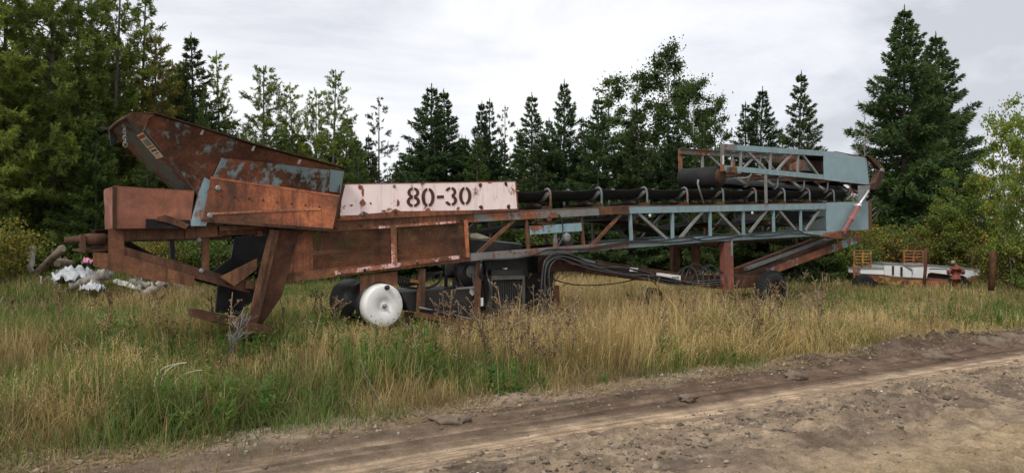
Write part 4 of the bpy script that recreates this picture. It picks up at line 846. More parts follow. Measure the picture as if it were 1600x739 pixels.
# ================================================================= TREES
def unit(a): return a / (np.linalg.norm(a, axis=-1, keepdims=True) + 1e-9)
def sprays(b, d, L, w, up=None):
    """needle sprigs: slim kites from b along d"""
    s = unit(np.cross(d, RNG.normal(0, 1, d.shape)))
    V = np.stack([b, b + d * L * .4 + s * w, b + d * L, b + d * L * .4 - s * w], 1)
    return V
def conifer(seed, H=10., R=2.0, base=.04, kind='spruce', thin=1.0, col=(.035, .06, .022), col2=(.07, .1, .03), lean=0):
    global RNG
    RNG = np.random.default_rng(seed); rs = random.Random(seed)
    Vs, Cs = [], []; wood = MB()
    wood.tube([(0, 0, 0), (.02 * H * lean * .3, 0, H * .35), (.02 * H * lean, 0, H * .7), (.03 * H * lean, 0, H * .99)], .1, 7, 3, rr=[.011 * H * (1 - i / 10.5) for i in range(10)])
    nb = int((200 if kind == 'spruce' else 125) * thin)
    golden = 2.399
    for i in range(nb):
        t = base + (1 - base) * (i + rs.random()) / nb
        if kind == 'spruce' and rs.random() < .8: wn = nb / 5.5; t = base + (1 - base) * (round((t - base) / (1 - base) * wn) + rs.gauss(0, .1)) / wn
        t = max(base, t)
        t = min(t, .965 + .02 * rs.random()); u = (t - base) / (1 - base)
        if kind == 'spruce':
            prof = (1 - u) ** .95 * (.6 + .4 * min(1, u * 6)) * rs.choice([.5, .75, .95, 1.05, 1.25]) * rs.uniform(.85, 1.15); L = R * prof + .05
            el = math.radians(-16 + 46 * u ** 1.6 + rs.uniform(-7, 7)); tip = .26
        else:
            prof = ((1 - u) ** .72) * (.6 + .4 * min(1, u * 3)) * rs.choice([.3, .6, .9, 1.2]) * rs.uniform(.75, 1.15); L = R * prof + .09
            el = math.radians(-8 + 38 * u ** 2 + rs.uniform(-12, 16)); tip = .34
        az = i * golden + rs.uniform(-.4, .4)
        dh = np.array([math.cos(az), math.sin(az), 0]); sd = np.array([-math.sin(az), math.cos(az), 0])
        b0 = np.array([.03 * H * lean * t, 0, t * H])
        def pos(s): return b0 + dh * (L * s * math.cos(el))[:, None] + np.array([0, 0, 1]) * (L * s * math.sin(el) + tip * L * s ** 2.2 * .6)[:, None]
        if L > .5:
            q = pos(np.array([0, .5, 1.])); wood.tube([q[0], q[1], q[2]], .01, 3, rr=[.012 * L, .008 * L, .004 * L])
        if kind == 'spruce':
            n = int(18 + 175 * L * thin ** .3); s = .1 + .9 * RNG.random(n) ** .75
            p = pos(s); side = RNG.choice([-1, 1], n); reach = (L * .3 * (1.02 - s) ** .7 + .07) * RNG.random(n) ** .6
            d = unit(dh * .75 + sd * side[:, None] * .75 + np.array([0, 0, 1]) * RNG.normal(-.12, .22, n)[:, None])
            b = p + d * reach[:, None] + np.array([0, 0, -1]) * (RNG.random(n) * .1 * L * (1 - s))[:, None]
            d2 = unit(d + RNG.normal(0, .35, (n, 3)) + np.array([0, 0, .12]))
            Ln = RNG.uniform(.13, .27, n) * (.55 + .55 * min(1, L / R * 1.3)); w = RNG.uniform(.016, .029, n)
        else:
            nt = max(2, int(10 * L)); st_ = .3 + .7 * RNG.random(nt) ** .8; tp = pos(st_) + RNG.normal(0, 1, (nt, 3)) * np.array([.17, .17, .09]) * L * .8 * (1.1 - st_)[:, None]
            tp[0] = pos(np.array([1.]))[0]
            m = 34; n = nt * m; tipdir = unit(dh * .8 + np.array([0, 0, .5]) + RNG.normal(0, .45, (nt, 3)))
            k = RNG.random((nt, m)) * .3 * min(1, L / .5)
            b = (tp[:, None] + tipdir[:, None] * k[..., None]).reshape(-1, 3)
            d2 = unit(np.repeat(tipdir, m, 0) * .8 + RNG.normal(0, .7, (n, 3)))
            Ln = RNG.uniform(.09, .18, n) * min(1, .5 + L); w = RNG.uniform(.011, .019, n); s = np.repeat(st_, m)
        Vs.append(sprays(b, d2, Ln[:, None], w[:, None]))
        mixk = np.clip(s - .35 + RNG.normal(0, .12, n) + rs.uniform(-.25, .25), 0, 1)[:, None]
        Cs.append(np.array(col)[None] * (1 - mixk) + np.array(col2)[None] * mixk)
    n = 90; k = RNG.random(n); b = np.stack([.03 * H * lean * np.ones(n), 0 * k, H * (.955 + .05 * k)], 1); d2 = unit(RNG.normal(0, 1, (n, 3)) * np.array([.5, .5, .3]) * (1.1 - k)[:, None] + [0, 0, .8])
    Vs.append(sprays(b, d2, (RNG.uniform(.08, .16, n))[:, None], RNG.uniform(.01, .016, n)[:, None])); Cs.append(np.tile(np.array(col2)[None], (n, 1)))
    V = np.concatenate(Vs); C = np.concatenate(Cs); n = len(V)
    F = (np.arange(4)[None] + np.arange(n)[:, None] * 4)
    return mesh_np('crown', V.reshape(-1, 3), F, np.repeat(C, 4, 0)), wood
def broadleaf(seed, H=8., R=1.8, base=.2, n_leaf=17000, leaf=.05, col=(.06, .11, .025), col2=(.13, .19, .045), stems=1, gold=0, clump=.32):
    global RNG
    RNG = np.random.default_rng(seed); rs = random.Random(seed); wood = MB(); tips = []
    def grow(p, d, L, r, depth):
        q = p + d * L * .5 + Vector((rs.gauss(0, .05), rs.gauss(0, .05), 0)) * L; e_ = p + d * L + Vector((rs.gauss(0, .07), rs.gauss(0, .07), rs.uniform(0, .08))) * L
        wood.tube([p, q, e_], r, 5, rr=[r, r * .8, r * .6])
        tips.append((q, depth)); tips.append((e_, depth))
        if depth >= 3 or L < .25: return
        for k in range(rs.choice([2, 3, 3])):
            a = rs.uniform(0, 6.28); dd = (d + Vector((math.cos(a), math.sin(a), rs.uniform(-.1, .35))) * rs.uniform(.45, .85)).normalized()
            grow(p.lerp(e_, rs.uniform(.45, 1)), dd, L * rs.uniform(.55, .78), r * .55, depth + 1)
    for s in range(stems):
        a0 = rs.uniform(0, 6.28); off = 0 if stems == 1 else .25 * R
        st_ = Vector((off * math.cos(a0), off * math.sin(a0), 0)); ln = Vector((math.cos(a0), math.sin(a0), 0)) * (0 if stems == 1 else rs.uniform(.1, .6) * R)
        hh = H * rs.uniform(.8, 1); pts = [st_ + ln * (k / 5) + Vector((rs.gauss(0, .02), rs.gauss(0, .02), 0)) * H * .4 * (k > 0) + Vector((0, 0, hh * k / 5 - (.05 if k == 0 else 0))) for k in range(6)]
        wood.tube(pts, .1, 7, 3, rr=[.012 * H / max(1, stems ** .5) * (1 - i / 17) for i in range(16)])
        for k in range(int(26 / stems ** .4)):
            t_ = base + (1 - base) * (k + rs.random()) / 26 * (stems ** .4); t_ = min(t_, .97); j = int(t_ * 5); p = pts[j].lerp(pts[min(5, j + 1)], t_ * 5 - j)
            a = k * 2.4 + rs.random(); el = rs.uniform(.5, 1.1)
            L = R * (1.05 - .75 * t_) * min(1, .45 + t_) * rs.uniform(.55, 1.0); grow(p, Vector((math.cos(a), math.sin(a), el)).normalized(), L, .012 * L + .006, 1)
        tips.append((pts[-1], 3))
    T = np.array([t_[0][:] for t_ in tips if t_[1] > 1]); k = RNG.integers(0, len(T), n_leaf)
    ck = RNG.normal(0, 1, (len(T), 1)); b = T[k] + RNG.normal(0, 1, (n_leaf, 3)) * clump * RNG.uniform(.5, 1.6, (len(T), 1))[k] * np.array([1, 1, .8]) * RNG.random((n_leaf, 1)) ** .5
    d = unit(RNG.normal(0, 1, (n_leaf, 3)) + [0, 0, -.2]); s = unit(np.cross(d, RNG.normal(0, 1, d.shape)))
    L = leaf * RNG.uniform(.7, 1.3, (n_leaf, 1)); V = np.stack([b, b + d * L * .5 + s * L * .42, b + d * L * 1.1, b + d * L * .5 - s * L * .42], 1)
    m = np.clip(.5 + .3 * ck[k] + RNG.normal(0, .2, (n_leaf, 1)), 0, 1); C = np.array(col) * (1 - m) + np.array(col2) * m
    if gold: gk = (RNG.random(len(T)) < gold)[k]; C[gk] = np.array((.3, .22, .04)) * RNG.uniform(.7, 1.2, (gk.sum(), 1))
    return mesh_np('crown', V.reshape(-1, 3), np.arange(4)[None] + np.arange(n_leaf)[:, None] * 4, np.repeat(C, 4, 0)), wood
def bare(seed, H=8., R=1.0, n=60, mat='snag'):
    rs = random.Random(seed); wood = MB(); wood.tube([(0, 0, 0), (.05, 0, H * .5), (0, .05, H)], .1, 7, 4, rr=[.012 * H * (1 - i / 9) for i in range(9)])
    for i in range(n):
        t_ = .25 + .72 * i / n; a = i * 2.4; L = R * (1.1 - t_) * rs.uniform(.5, 1.2); p = Vector((.03, .02, t_ * H)); d = Vector((math.cos(a), math.sin(a), rs.uniform(.1, .8)))
        wood.tube([p, p + d * L * .6, p + d * L + Vector((0, 0, .1 * L))], .01, 4, rr=[.02, .013, .007])
        for k in range(3):
            q = p + d * L * rs.uniform(.4, .95); wood.tube([q, q + Vector((rs.gauss(0, 1), rs.gauss(0, 1), rs.random())) * .16 * L], .008, 3, rr=[.009, .004])
    return None, wood
PR = {}
def proto(key, fn, wm, cm, H, **k):
    cr, wd = fn(H=H, **k); me = bpy.data.meshes.new('trunk'); me.from_pydata([p[:] for p in wd.v], [], wd.f); me.materials.append(M[wm]); me.update()
    if cr: cr.materials.append(M[cm])
    PR[key] = (cr, me, H)
SPC = dict(col=(.034, .064, .028), col2=(.075, .135, .05)); PNC = dict(col=(.085, .125, .03), col2=(.2, .265, .062))
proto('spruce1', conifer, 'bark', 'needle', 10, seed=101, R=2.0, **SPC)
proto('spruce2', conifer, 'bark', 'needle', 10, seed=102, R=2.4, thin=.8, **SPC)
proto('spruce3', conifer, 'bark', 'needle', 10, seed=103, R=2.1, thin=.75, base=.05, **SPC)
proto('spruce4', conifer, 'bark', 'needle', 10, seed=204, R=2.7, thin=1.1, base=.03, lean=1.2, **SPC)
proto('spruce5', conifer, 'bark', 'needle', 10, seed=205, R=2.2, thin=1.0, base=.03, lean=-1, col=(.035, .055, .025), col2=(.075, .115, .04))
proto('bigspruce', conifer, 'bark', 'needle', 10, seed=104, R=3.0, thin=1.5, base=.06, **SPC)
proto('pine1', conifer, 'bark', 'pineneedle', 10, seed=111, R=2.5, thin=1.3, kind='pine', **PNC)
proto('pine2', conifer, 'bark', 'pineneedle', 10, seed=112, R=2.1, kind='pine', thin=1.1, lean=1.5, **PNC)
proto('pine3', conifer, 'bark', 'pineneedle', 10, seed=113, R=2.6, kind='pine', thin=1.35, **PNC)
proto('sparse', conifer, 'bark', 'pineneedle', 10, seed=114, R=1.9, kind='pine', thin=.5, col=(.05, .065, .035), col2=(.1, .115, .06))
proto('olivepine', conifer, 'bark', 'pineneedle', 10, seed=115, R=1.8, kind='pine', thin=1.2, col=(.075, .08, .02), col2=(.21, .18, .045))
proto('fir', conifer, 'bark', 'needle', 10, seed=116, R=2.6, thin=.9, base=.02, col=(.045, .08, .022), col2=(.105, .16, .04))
proto('aspen1', broadleaf, 'bark_pale', 'leaf', 9, seed=121, R=1.5, base=.3, n_leaf=15000, leaf=.08, clump=.17, col=(.045, .08, .025), col2=(.09, .14, .04))
proto('aspen2', broadleaf, 'bark_pale', 'leaf', 9, seed=122, R=1.25, base=.35, n_leaf=11000, leaf=.08, clump=.15, col=(.045, .08, .025), col2=(.09, .14, .04))
proto('birch', broadleaf, 'bark', 'leaf', 6, seed=123, R=1.7, base=.12, n_leaf=15000, leaf=.085, col=(.09, .15, .03), col2=(.2, .26, .055), gold=.06, stems=3, clump=.17)
proto('shrub1', broadleaf, 'bark', 'leaf', 2.4, seed=131, R=1.3, base=.05, n_leaf=7000, leaf=.085, stems=5, col=(.05, .1, .022), col2=(.13, .19, .04), gold=.06, clump=.24)
proto('shrub2', broadleaf, 'bark', 'leaf', 2.0, seed=132, R=1.2, base=.05, n_leaf=6000, leaf=.075, stems=6, col=(.09, .11, .025), col2=(.2, .21, .045), gold=.2, clump=.22)
proto('shrub3', broadleaf, 'bark', 'leaf', 2.2, seed=133, R=1.2, base=.05, n_leaf=5500, leaf=.07, stems=5, col=(.1, .07, .03), col2=(.22, .13, .05), gold=.15, clump=.24)
proto('snag1', bare, 'snag', None, 8, seed=141, R=1.3, n=70)
def plant(key, px, D, ytop=None, H=None, wx=1.0, label='', cat='tree', name='spruce_tree', group=None, rz=None, z=None):
    cr, tr, H0 = PR[key]; x = (px - 800) / FPX * D; zg = float(gh(x, D)) if z is None else z
    if H is None: H = CZ + (369.5 - ytop) / FPX * D - zg
    o = bpy.data.objects.new(name, None); COL.objects.link(o); o.location = (x, D, zg - .05); k = H / H0
    o.scale = (k * wx, k * wx, k); o.rotation_euler = (0, 0, random.uniform(0, 6.28) if rz is None else rz); o.empty_display_size = .3
    tag(o, label, cat, group)
    t_ = bpy.data.objects.new('trunk', tr); COL.objects.link(t_); t_.parent = o
    if cr: c_ = bpy.data.objects.new('crown', cr); COL.objects.link(c_); c_.parent = o
    return o
# dead branching weeds and docks between the grass
def dry_weeds():
    rs = random.Random(77); m = MB(); spots = []
    for _ in range(150):
        px = rs.choice([rs.uniform(700, 900), rs.uniform(0, 1500), rs.uniform(1000, 1300)]); d = rs.uniform(8.5, 15) if px < 950 else rs.uniform(11, 19)
        x = (px - 800) / FPX * d
        if road_e(x, d) > .5: spots.append((x, d))
    for x, y in spots:
        z = float(gh(x, y)); H = rs.uniform(.45, .95); p = Vector((x, y, z)); top = p + Vector((rs.gauss(0, .08), rs.gauss(0, .08), H))
        w = .003 + .0003 * y; m.tube([p, p.lerp(top, .5) + Vector((rs.gauss(0, .02), 0, 0)), top], w, 3)
        for k in range(rs.randint(5, 11)):
            t_ = rs.uniform(.35, 1); c = p.lerp(top, t_); d = Vector((rs.gauss(0, .5), rs.gauss(0, .5), rs.uniform(.5, 1))) * rs.uniform(.08, .25); m.tube([c, c + d], w * .7, 3)
            for j in range(4):
                q = c + d * rs.uniform(.4, 1.1) + Vector((rs.gauss(0, .012), rs.gauss(0, .012), 0)); m.tube([q, q + Vector((0, 0, .02))], .006 + .0003 * y, 4)
    return m
m_ = dry_weeds(); t = NT('dead weed'); t.pbr(t.ramp(t.noise(t.coord(rand=False), 1.3, 4), [(.35, (.1, .06, .035)), (.65, (.3, .22, .13))]), .9)
tag(m_.build('dry_weeds', t.m), 'dead brown branching weed stems poking out of the grass', 'weeds', kind='stuff')
GP = 'conifers standing behind the conveyor'
TREES = [
 ('pine3', 8, 21, -70, .9, 'pine_tree', 'tall pine cut by the left edge of the picture, its low boughs pale green'),
 ('pine1', 82, 22, -130, 1.0, 'pine_tree', 'tallest green pine, top out of the picture, second from the left edge'),
 ('pine3', 122, 24, -85, .9, 'pine_tree', 'dense tall pine rising above the left end of the copper coloured box'),
 ('pine2', 172, 23, -42, 1.0, 'pine_tree', 'pine with open dark upper boughs above the left lip of the hopper'),
 ('olivepine', 243, 23.5, 55, 1.0, 'pine_tree', 'pine with yellowing olive and rust tinted needles behind the hopper'),
 ('pine2', 214, 25, -6, 1.0, 'pine_tree', 'tall pointed pine with thin top standing just left of the yellowing one'),
 ('pine3', 45, 25.5, 20, 1.0, 'pine_tree', 'shaded pine filling the gap between the two leftmost tall pines'),
 ('fir', 150, 21.5, 150, .9, 'young_pine', 'low bushy light green pine in front of the tall pines at left'),
 ('fir', 60, 22, 190, 1.0, 'young_pine', 'low bushy dark green conifer under the leftmost tall pines'),
 ('fir', 230, 20.5, 215, .8, 'young_pine', 'small bushy conifer seen below the sloped front of the hopper'),
 ('fir', 318, 22, 128, .45, 'young_spruce', 'narrow young spruce with a bright green leader above the hopper rim'),
 ('spruce5', 312, 26, 56, 1.1, 'spruce_tree', 'spruce with upswept bare looking top behind the middle of the hopper rim'),
 ('pine2', 350, 27, 82, .8, 'pine_tree', 'slim pine with a leaning ragged top right of the upswept spruce'),
 ('pine1', 286, 27, 110, .8, 'pine_tree', 'shorter pine between the yellowing pine and the upswept spruce'),
 ('pine1', 412, 28, 106, 1.0, 'pine_tree', 'pine with a broad tufted crown above the right half of the hopper'),
 ('pine2', 466, 28.5, 132, .9, 'pine_tree', 'small tufted pine right behind the low end of the hopper rim'),
 ('pine1', 494, 30, 143, .7, 'pine_tree', 'shorter pine tucked against the left side of the slim forked one'),
 ('pine2', 518, 28, 108, .95, 'pine_tree', 'slim tall pine with a knobbly crown above the right corner of the hopper'),
 ('fir', 448, 25, 205, .8, 'young_pine', 'dark bushy conifer just over the low end of the hopper'),
 ('fir', 560, 26, 215, .8, 'young_pine', 'dense low conifer above the left end of the pink panel'),
 ('sparse', 592, 29, 152, .85, 'pine_tree', 'thin see through conifer standing alone against the sky above the pink panel'),
 ('spruce3', 620, 36, 262, .8, 'young_spruce', 'tiny far conifer in the sky gap above the pink panel'),
 ('spruce4', 672, 27.5, 135, 1.15, 'spruce_tree', 'wide dark double topped spruce above the painted number, left top'),
 ('spruce5', 701, 28.5, 142, 1.2, 'spruce_tree', 'right hand top of the wide dark double spruce above the number'),
 ('spruce5', 747, 28, 158, .9, 'spruce_tree', 'narrow dark spruce above the right half of the pink panel'),
 ('spruce3', 765, 29.5, 155, .9, 'spruce_tree', 'thinner spruce touching the right side of the narrow dark one'),
 ('sparse', 789, 30, 166, .75, 'pine_tree', 'thin grey green half bare conifer above the right end of the pink panel'),
 ('spruce1', 831, 27.5, 146, 1.15, 'spruce_tree', 'neat pointed spruce just right of the pink panel'),
 ('spruce4', 880, 28, 124, .85, 'spruce_tree', 'tall slender spruce left of the broad leaved trees'),
 ('spruce3', 858, 30, 185, 1.0, 'spruce_tree', 'shorter ragged spruce between the neat and the slender ones'),
 ('aspen2', 948, 29, 98, 1.1, 'aspen_tree', 'leafy aspen with a rounded top, leftmost of the broad leaved trees'),
 ('spruce1', 935, 26.5, 150, 1.15, 'spruce_tree', 'dark spruce standing in front of the leftmost aspen'),
 ('spruce3', 912, 28, 185, 1.1, 'spruce_tree', 'low ragged spruce at the foot of the leftmost aspen'),
 ('aspen2', 992, 30, 90, .9, 'aspen_tree', 'thin aspen with small loose crown between two fuller aspens'),
 ('aspen1', 1045, 29.5, 52, .95, 'aspen_tree', 'tallest aspen, its airy crown highest above the conveyor belt'),
 ('aspen1', 1088, 28, 106, .8, 'aspen_tree', 'lighter green aspen right of the tallest one'),
 ('aspen2', 1118, 28.5, 128, 1.0, 'aspen_tree', 'rightmost aspen, leaning out over the folded conveyor section'),
 ('spruce5', 1004, 26.5, 165, 1.0, 'spruce_tree', 'dark spruce below the thin aspen'),
 ('spruce1', 1053, 27, 175, 1.1, 'spruce_tree', 'dark spruce hiding the trunk of the tallest aspen'),
 ('fir', 1100, 26, 165, .6, 'spruce_tree', 'green spruce directly above the head pulley'),
 ('spruce4', 1181, 27.5, 138, .95, 'spruce_tree', 'pointed spruce with a shorter twin, above the folded truss'),
 ('spruce3', 1165, 28.2, 160, 1.1, 'spruce_tree', 'shorter twin leaning on the pointed spruce above the folded truss'),
 ('spruce5', 1243, 26, 114, .95, 'spruce_tree', 'solitary dark spruce with gaps of sky on both sides, over the blue end'),
 ('spruce3', 1222, 29, 205, 1.0, 'spruce_tree', 'low dark spruce at the left foot of the solitary one'),
 ('snag1', 1338, 29, 188, .55, 'dead_tree', 'short dead grey snag left of the big spruce'),
 ('snag1', 1351, 28.5, 155, .55, 'dead_tree', 'taller dead bare snag touching the big spruce'),
 ('bigspruce', 1413, 31, 11, .95, 'spruce_tree', 'biggest dark spruce, behind the right end of the conveyor'),
 ('bigspruce', 1462, 32, 52, .95, 'spruce_tree', 'slightly lower twin on the right of the biggest spruce'),
 ('birch', 1598, 21, 155, .75, 'birch_tree', 'yellow green birch at the right edge of the picture'),
 ('birch', 1530, 27, 262, 1.0, 'birch_tree', 'low yellowing birch beside the right post'),
 ('birch', 1650, 17, 200, .8, 'birch_tree', 'birch partly outside the right edge of the picture'),
 ('birch', 1487, 27, 312, 1.1, 'birch_tree', 'small yellow green birch behind the red hydrant'),
 ('pine3', -60, 20, -60, 1.0, 'pine_tree', 'pine just outside the left edge with boughs reaching in'),
]
random.seed(5)
for key, px, D, yt, wx, nm, lab in TREES:
    plant(key, px, D, ytop=yt, wx=wx, label=lab, name=nm, cat={'aspen_tree': 'aspen', 'birch_tree': 'birch', 'dead_tree': 'dead tree'}.get(nm, 'conifer'))
# more trees of the wood behind, filling its depth
rr_ = random.Random(9)
fill = []
for k in range(26):
    px = -120 + k * 17 + rr_.uniform(-6, 6); fill.append((px, rr_.uniform(26, 34), rr_.uniform(95, 235) if px > 250 else rr_.uniform(60, 200), rr_.choice(['pine3', 'pine1', 'spruce2', 'pine2'])))
for px in range(365, 575, 17): fill.append((px + rr_.uniform(-7, 7), rr_.uniform(29, 31), rr_.uniform(178, 225), rr_.choice(['fir', 'spruce4', 'spruce5'])))
for px in range(372, 1150, 19): fill.append((px + rr_.uniform(-8, 8), rr_.uniform(26.5, 30), rr_.uniform(205, 268) if px > 640 or px < 560 else rr_.uniform(245, 285), rr_.choice(['fir', 'spruce4', 'spruce2', 'spruce5'])))
for px in (555, 585, 640, 655, 690, 722, 735, 760, 812, 850, 885, 905, 960, 985, 1020, 1040, 1075, 1130, 1150, 1200, 1205, 1262): fill.append((px, rr_.uniform(29, 33), rr_.uniform(205, 262), rr_.choice(['spruce1', 'spruce2', 'spruce3'])))
for px, D, yt, key in fill:
    plant(key, px, D, ytop=yt, label='smaller conifer standing among the taller trees of the wood behind the conveyor', name='background_conifer', cat='conifer', group='smaller conifers filling the wood behind')
# undergrowth: shrubs that can be told apart
SH = [('shrub2', -12, 17.6, 1.45, 'yellow green leafy shrub at the left edge beside the birch post'), ('shrub1', 125, 21, 1.6, 'green shrub behind the heap of logs at left'),
      ('shrub2', 250, 18.5, 1.2, 'yellowish shrub seen under the left tongue frame'), ('shrub1', 330, 19.5, 1.5, 'green shrub seen through the hitch frame'),
      ('shrub1', 1395, 27, 1.9, 'green shrub just right of the blue end of the conveyor'), ('shrub3', 1400, 26, 1.6, 'reddish brown shrub behind the yellow ramps'),
      ('shrub1', 1325, 25.8, 1.6, 'green shrub under the hydraulic cylinder'), ('shrub2', 1585, 22, 1.7, 'yellow green shrub around the right post')]
for key, px, D, H, lab in SH: plant(key, px, D, H=H, label=lab, cat='shrub', name='shrub')
for k in range(58):
    px = -150 + k * 32 + rr_.uniform(-12, 12); D = rr_.uniform(26.6, 28.5); key = rr_.choice(['shrub1', 'shrub1', 'shrub2', 'shrub3'])
    if key == 'shrub3' and px < 900: key = 'shrub1'
    plant(key, px, D, H=rr_.uniform(1.3, 2.3), label='leafy bush of the hedge of undergrowth at the foot of the trees', cat='bush', name='bush', group='undergrowth bushes below the trees')
# ================================================================= OTHER THINGS
def thing(name, px, y, label, cat, z=None, rz=0, group=None):
    p = G(px, y, 0); z = float(gh(p.x, p.y)) if z is None else z
    return tag(empty(name, (p.x, p.y, z), rz), label, cat, group)
D = 24.0
def T(px, py, y=D): p = G(px, y, py=py); return p
def wpart(mb, name, mat, par, **k):
    """world-space build under an unrotated root"""
    off = par.location.copy() if par.type == 'EMPTY' else None
    if off is not None: mb.v = [p - off for p in mb.v]
    else: mb.v = [p - par['_o'] if False else p for p in mb.v]
    return mb.build(name, M[mat] if isinstance(mat, str) else mat, par, **k)
def wsub(mb, name, mat, par, rootobj, **k):
    mb.v = [p - rootobj.location for p in mb.v]; return mb.build(name, M[mat] if isinstance(mat, str) else mat, par, **k)
def front(pts, y, th): return MB().slab([T(a, b, y) for a, b in pts], th)
fb = thing('flatbed_trailer', 1418, 24, 'low rusted yellow flatbed trailer loaded with white parts, right of the conveyor', 'trailer')
wpart(front([(1349, 430), (1368, 430), (1405, 437), (1484, 439), (1530, 432), (1530, 437), (1484, 447), (1405, 446), (1372, 441), (1350, 434)], 23.6, .12), 'side_rail', 'yellow', fb)
wpart(MB().slab([T(1366, 431, 23.7), T(1484, 438, 23.7), G(1484, 26.2, T(1484, 438, 23.7).z), G(1366, 26.2, T(1366, 431, 23.7).z)], .06, (0, 0, -1)), 'deck', 'rust', fb)
wpart(front([(1412, 438), (1420, 438), (1418, 455), (1410, 455)], 23.5, .1), 'side_stake', 'rust_warm', fb)
wpart(MB().bar(T(1457, 448, 23.4), T(1487, 452, 23.4), .1, .06), 'tie_board', 'yellow', fb)
for x in (1352, 1500):
    w_ = wpart(MB().lathe(T(x, 446, 23.5), (0, 1, 0), [(0, .15), (0, .3), (.04, .34), (.2, .34), (.22, .15)], 24), 'trailer_wheel', 'rubber', fb)
for (x0, x1, y0, y1) in ((1334.5, 1360.5, 391.5, 434), (1412.5, 1441.5, 392, 434)):
    m = MB(); yy = 25.3 if x0 > 1400 else 23.9
    for x in (x0, (x0 + x1) / 2, x1): m.bar(T(x, y0, yy), T(x, y1, yy), .05, .045)
    n = 10
    for k in range(n): yk = y0 + (y1 - y0) * k / (n - 1); m.bar(T(x0, yk, yy), T(x1, yk, yy), .06, .035)
    wpart(m, 'loading_ramp', 'yellow', fb)
cp2 = thing('truck_canopy', 1395, 24.4, 'white fibreglass truck canopy with dark windows lying on the trailer', 'truck canopy', z=.3)
def shell(pts, y, d): return MB().slab([T(a, b, y) for a, b in pts], d)
wpart(shell([(1382, 415), (1384, 411), (1410, 411.5), (1425, 422), (1425, 436), (1382, 430)], 24.1, 1.3), 'body', 'offwhite', cp2, bevel=.02)
wpart(shell([(1394, 415.5), (1397, 415.5), (1397, 430), (1394, 429.5)], 24.08, .02), 'window', 'black', cp2); wpart(shell([(1407, 416.5), (1410.5, 417), (1410.5, 432), (1407, 431)], 24.08, .02), 'window', 'black', cp2)
wpart(MB().slab([T(1382, 411, 24.06), T(1411, 411.5, 24.06), T(1427, 422, 24.06), T(1427, 423.5, 24.06), T(1410, 413, 24.06), T(1382, 412.5, 24.06)], 1.38), 'roof_lip', 'steel', cp2)
b1 = thing('white_panel_box', 1363, 23.9, 'small low white box on the left end of the trailer', 'box', z=.4)
wpart(shell([(1345, 419.5), (1381.5, 419.5), (1381.5, 429.5), (1345, 428)], 23.8, .9), 'body', 'offwhite', b1, bevel=.02)
wpart(shell([(1344.5, 418.8), (1381.5, 418.8), (1381.5, 420.4), (1344.5, 420.4)], 23.78, .94), 'lid', 'steel', b1)
b2 = thing('truck_body_shell', 1480, 24.4, 'long white upturned truck bed with a wheel arch on the right of the trailer', 'truck bed', z=.3)
wpart(shell([(1426, 415), (1450, 413.5), (1531, 421), (1530, 430), (1517, 432), (1516, 436), (1492, 433), (1486, 430), (1470, 428), (1455, 426), (1450, 428), (1448, 436.5), (1426, 436.5)], 24.15, 1.2), 'body', 'offwhite', b2, bevel=.015)
wpart(shell([(1450, 428), (1455, 426), (1470, 428), (1486, 430), (1487, 437), (1449, 437)], 24.3, .9), 'wheel_arch', m_plain('dark maroon arch', (.07, .03, .03), .7), b2)
wpart(shell([(1426, 414), (1450, 412.8), (1531, 420), (1531, 421.5), (1450, 415), (1426, 416)], 24.12, 1.26), 'edge_trim', 'steel', b2)
wpart(shell([(1452, 419), (1480, 420), (1480, 421), (1452, 420.3)], 24.14, .01), 'dirt_strip', 'darkmark', b2)
hy = thing('fire_hydrant', 1493, 23.4, 'weathered red hydrant standing in front of the white truck bed', 'hydrant', z=.1)
hb = wpart(MB().lathe(T(1493.5, 436, 23.4), (0, 0, 1), [(-.5, .12), (0, .12), (0, .17), (.03, .17), (.03, .125), (.3, .115), (.3, .16), (.34, .16), (.36, .13), (.42, .1), (.45, .04), (.5, .04), (.5, .02)], 16), 'barrel', 'hydrant', hy)
for d_ in (-1, 1): wpart(MB().lathe(T(1493.5, 425, 23.4), (d_, 0, 0), [(.1, .07), (.2, .07), (.2, .085), (.25, .085), (.26, .03)], 12), 'nozzle', 'hydrant', hy)
wpart(MB().lathe(T(1489, 410.5, 23.35), (0, -.3, 1), [(-.05, .05), (0, .07), (.06, .05)], 10), 'cap', 'steel', hy)
for x, y0, y1, yy, w_, lab in [(1446.5, 388, 438, 23.3, .1, 'thin rusty steel post in front of the white truck bed'), (1551.5, 391, 442, 18.8, .14, 'dark wooden post standing right of the trailer'), (1519, 402, 436, 24.5, .05, 'thin stake right of the red hydrant')]:
    a, b = T(x, y0, yy), T(x - 3, y1 + 12, yy)
    o = MB().tube([b, (a + b) / 2 + Vector((.02, 0, 0)), a], w_ / 2, 8).build('fence_post', M['rust_dark' if w_ < .15 else 'log_dark']); tag(o, lab, 'post')
# ---- heap at left: logs, stumps, plastic
def log(p, q, r, mat, lab, name='log', cat='log', seed=0, stub=True):
    rs = random.Random(seed); p, q = Vector(p), Vector(q); n = 9; pts = [p.lerp(q, k / n) + Vector((rs.gauss(0, .012), rs.gauss(0, .012), rs.gauss(0, .012))) for k in range(n + 1)]
    m = MB().tube(pts, r, 12, 0, rr=[r * rs.uniform(.85, 1.12) for _ in range(n + 1)])
    if stub:
        for k in range(2): c = p.lerp(q, rs.uniform(.3, .8)); m.tube([c, c + Vector((rs.gauss(0, .1), rs.gauss(0, .1), .17))], .02, 5, rr=[.03, .015])
    bs = len(m.v)
    m.v = [v_ + Vector((rs.gauss(0, .1), rs.gauss(0, .1), rs.gauss(0, .1))) * r * .8 for v_ in m.v]
    o = m.build(name, M[mat]); return tag(o, lab, cat)
Y = 18.0
log(G(48, Y, py=425), G(51, Y, py=384), .075, 'birch', 'white birch stub standing upright beside the shrub at left', 'birch_stump', 'stump', 1, False)
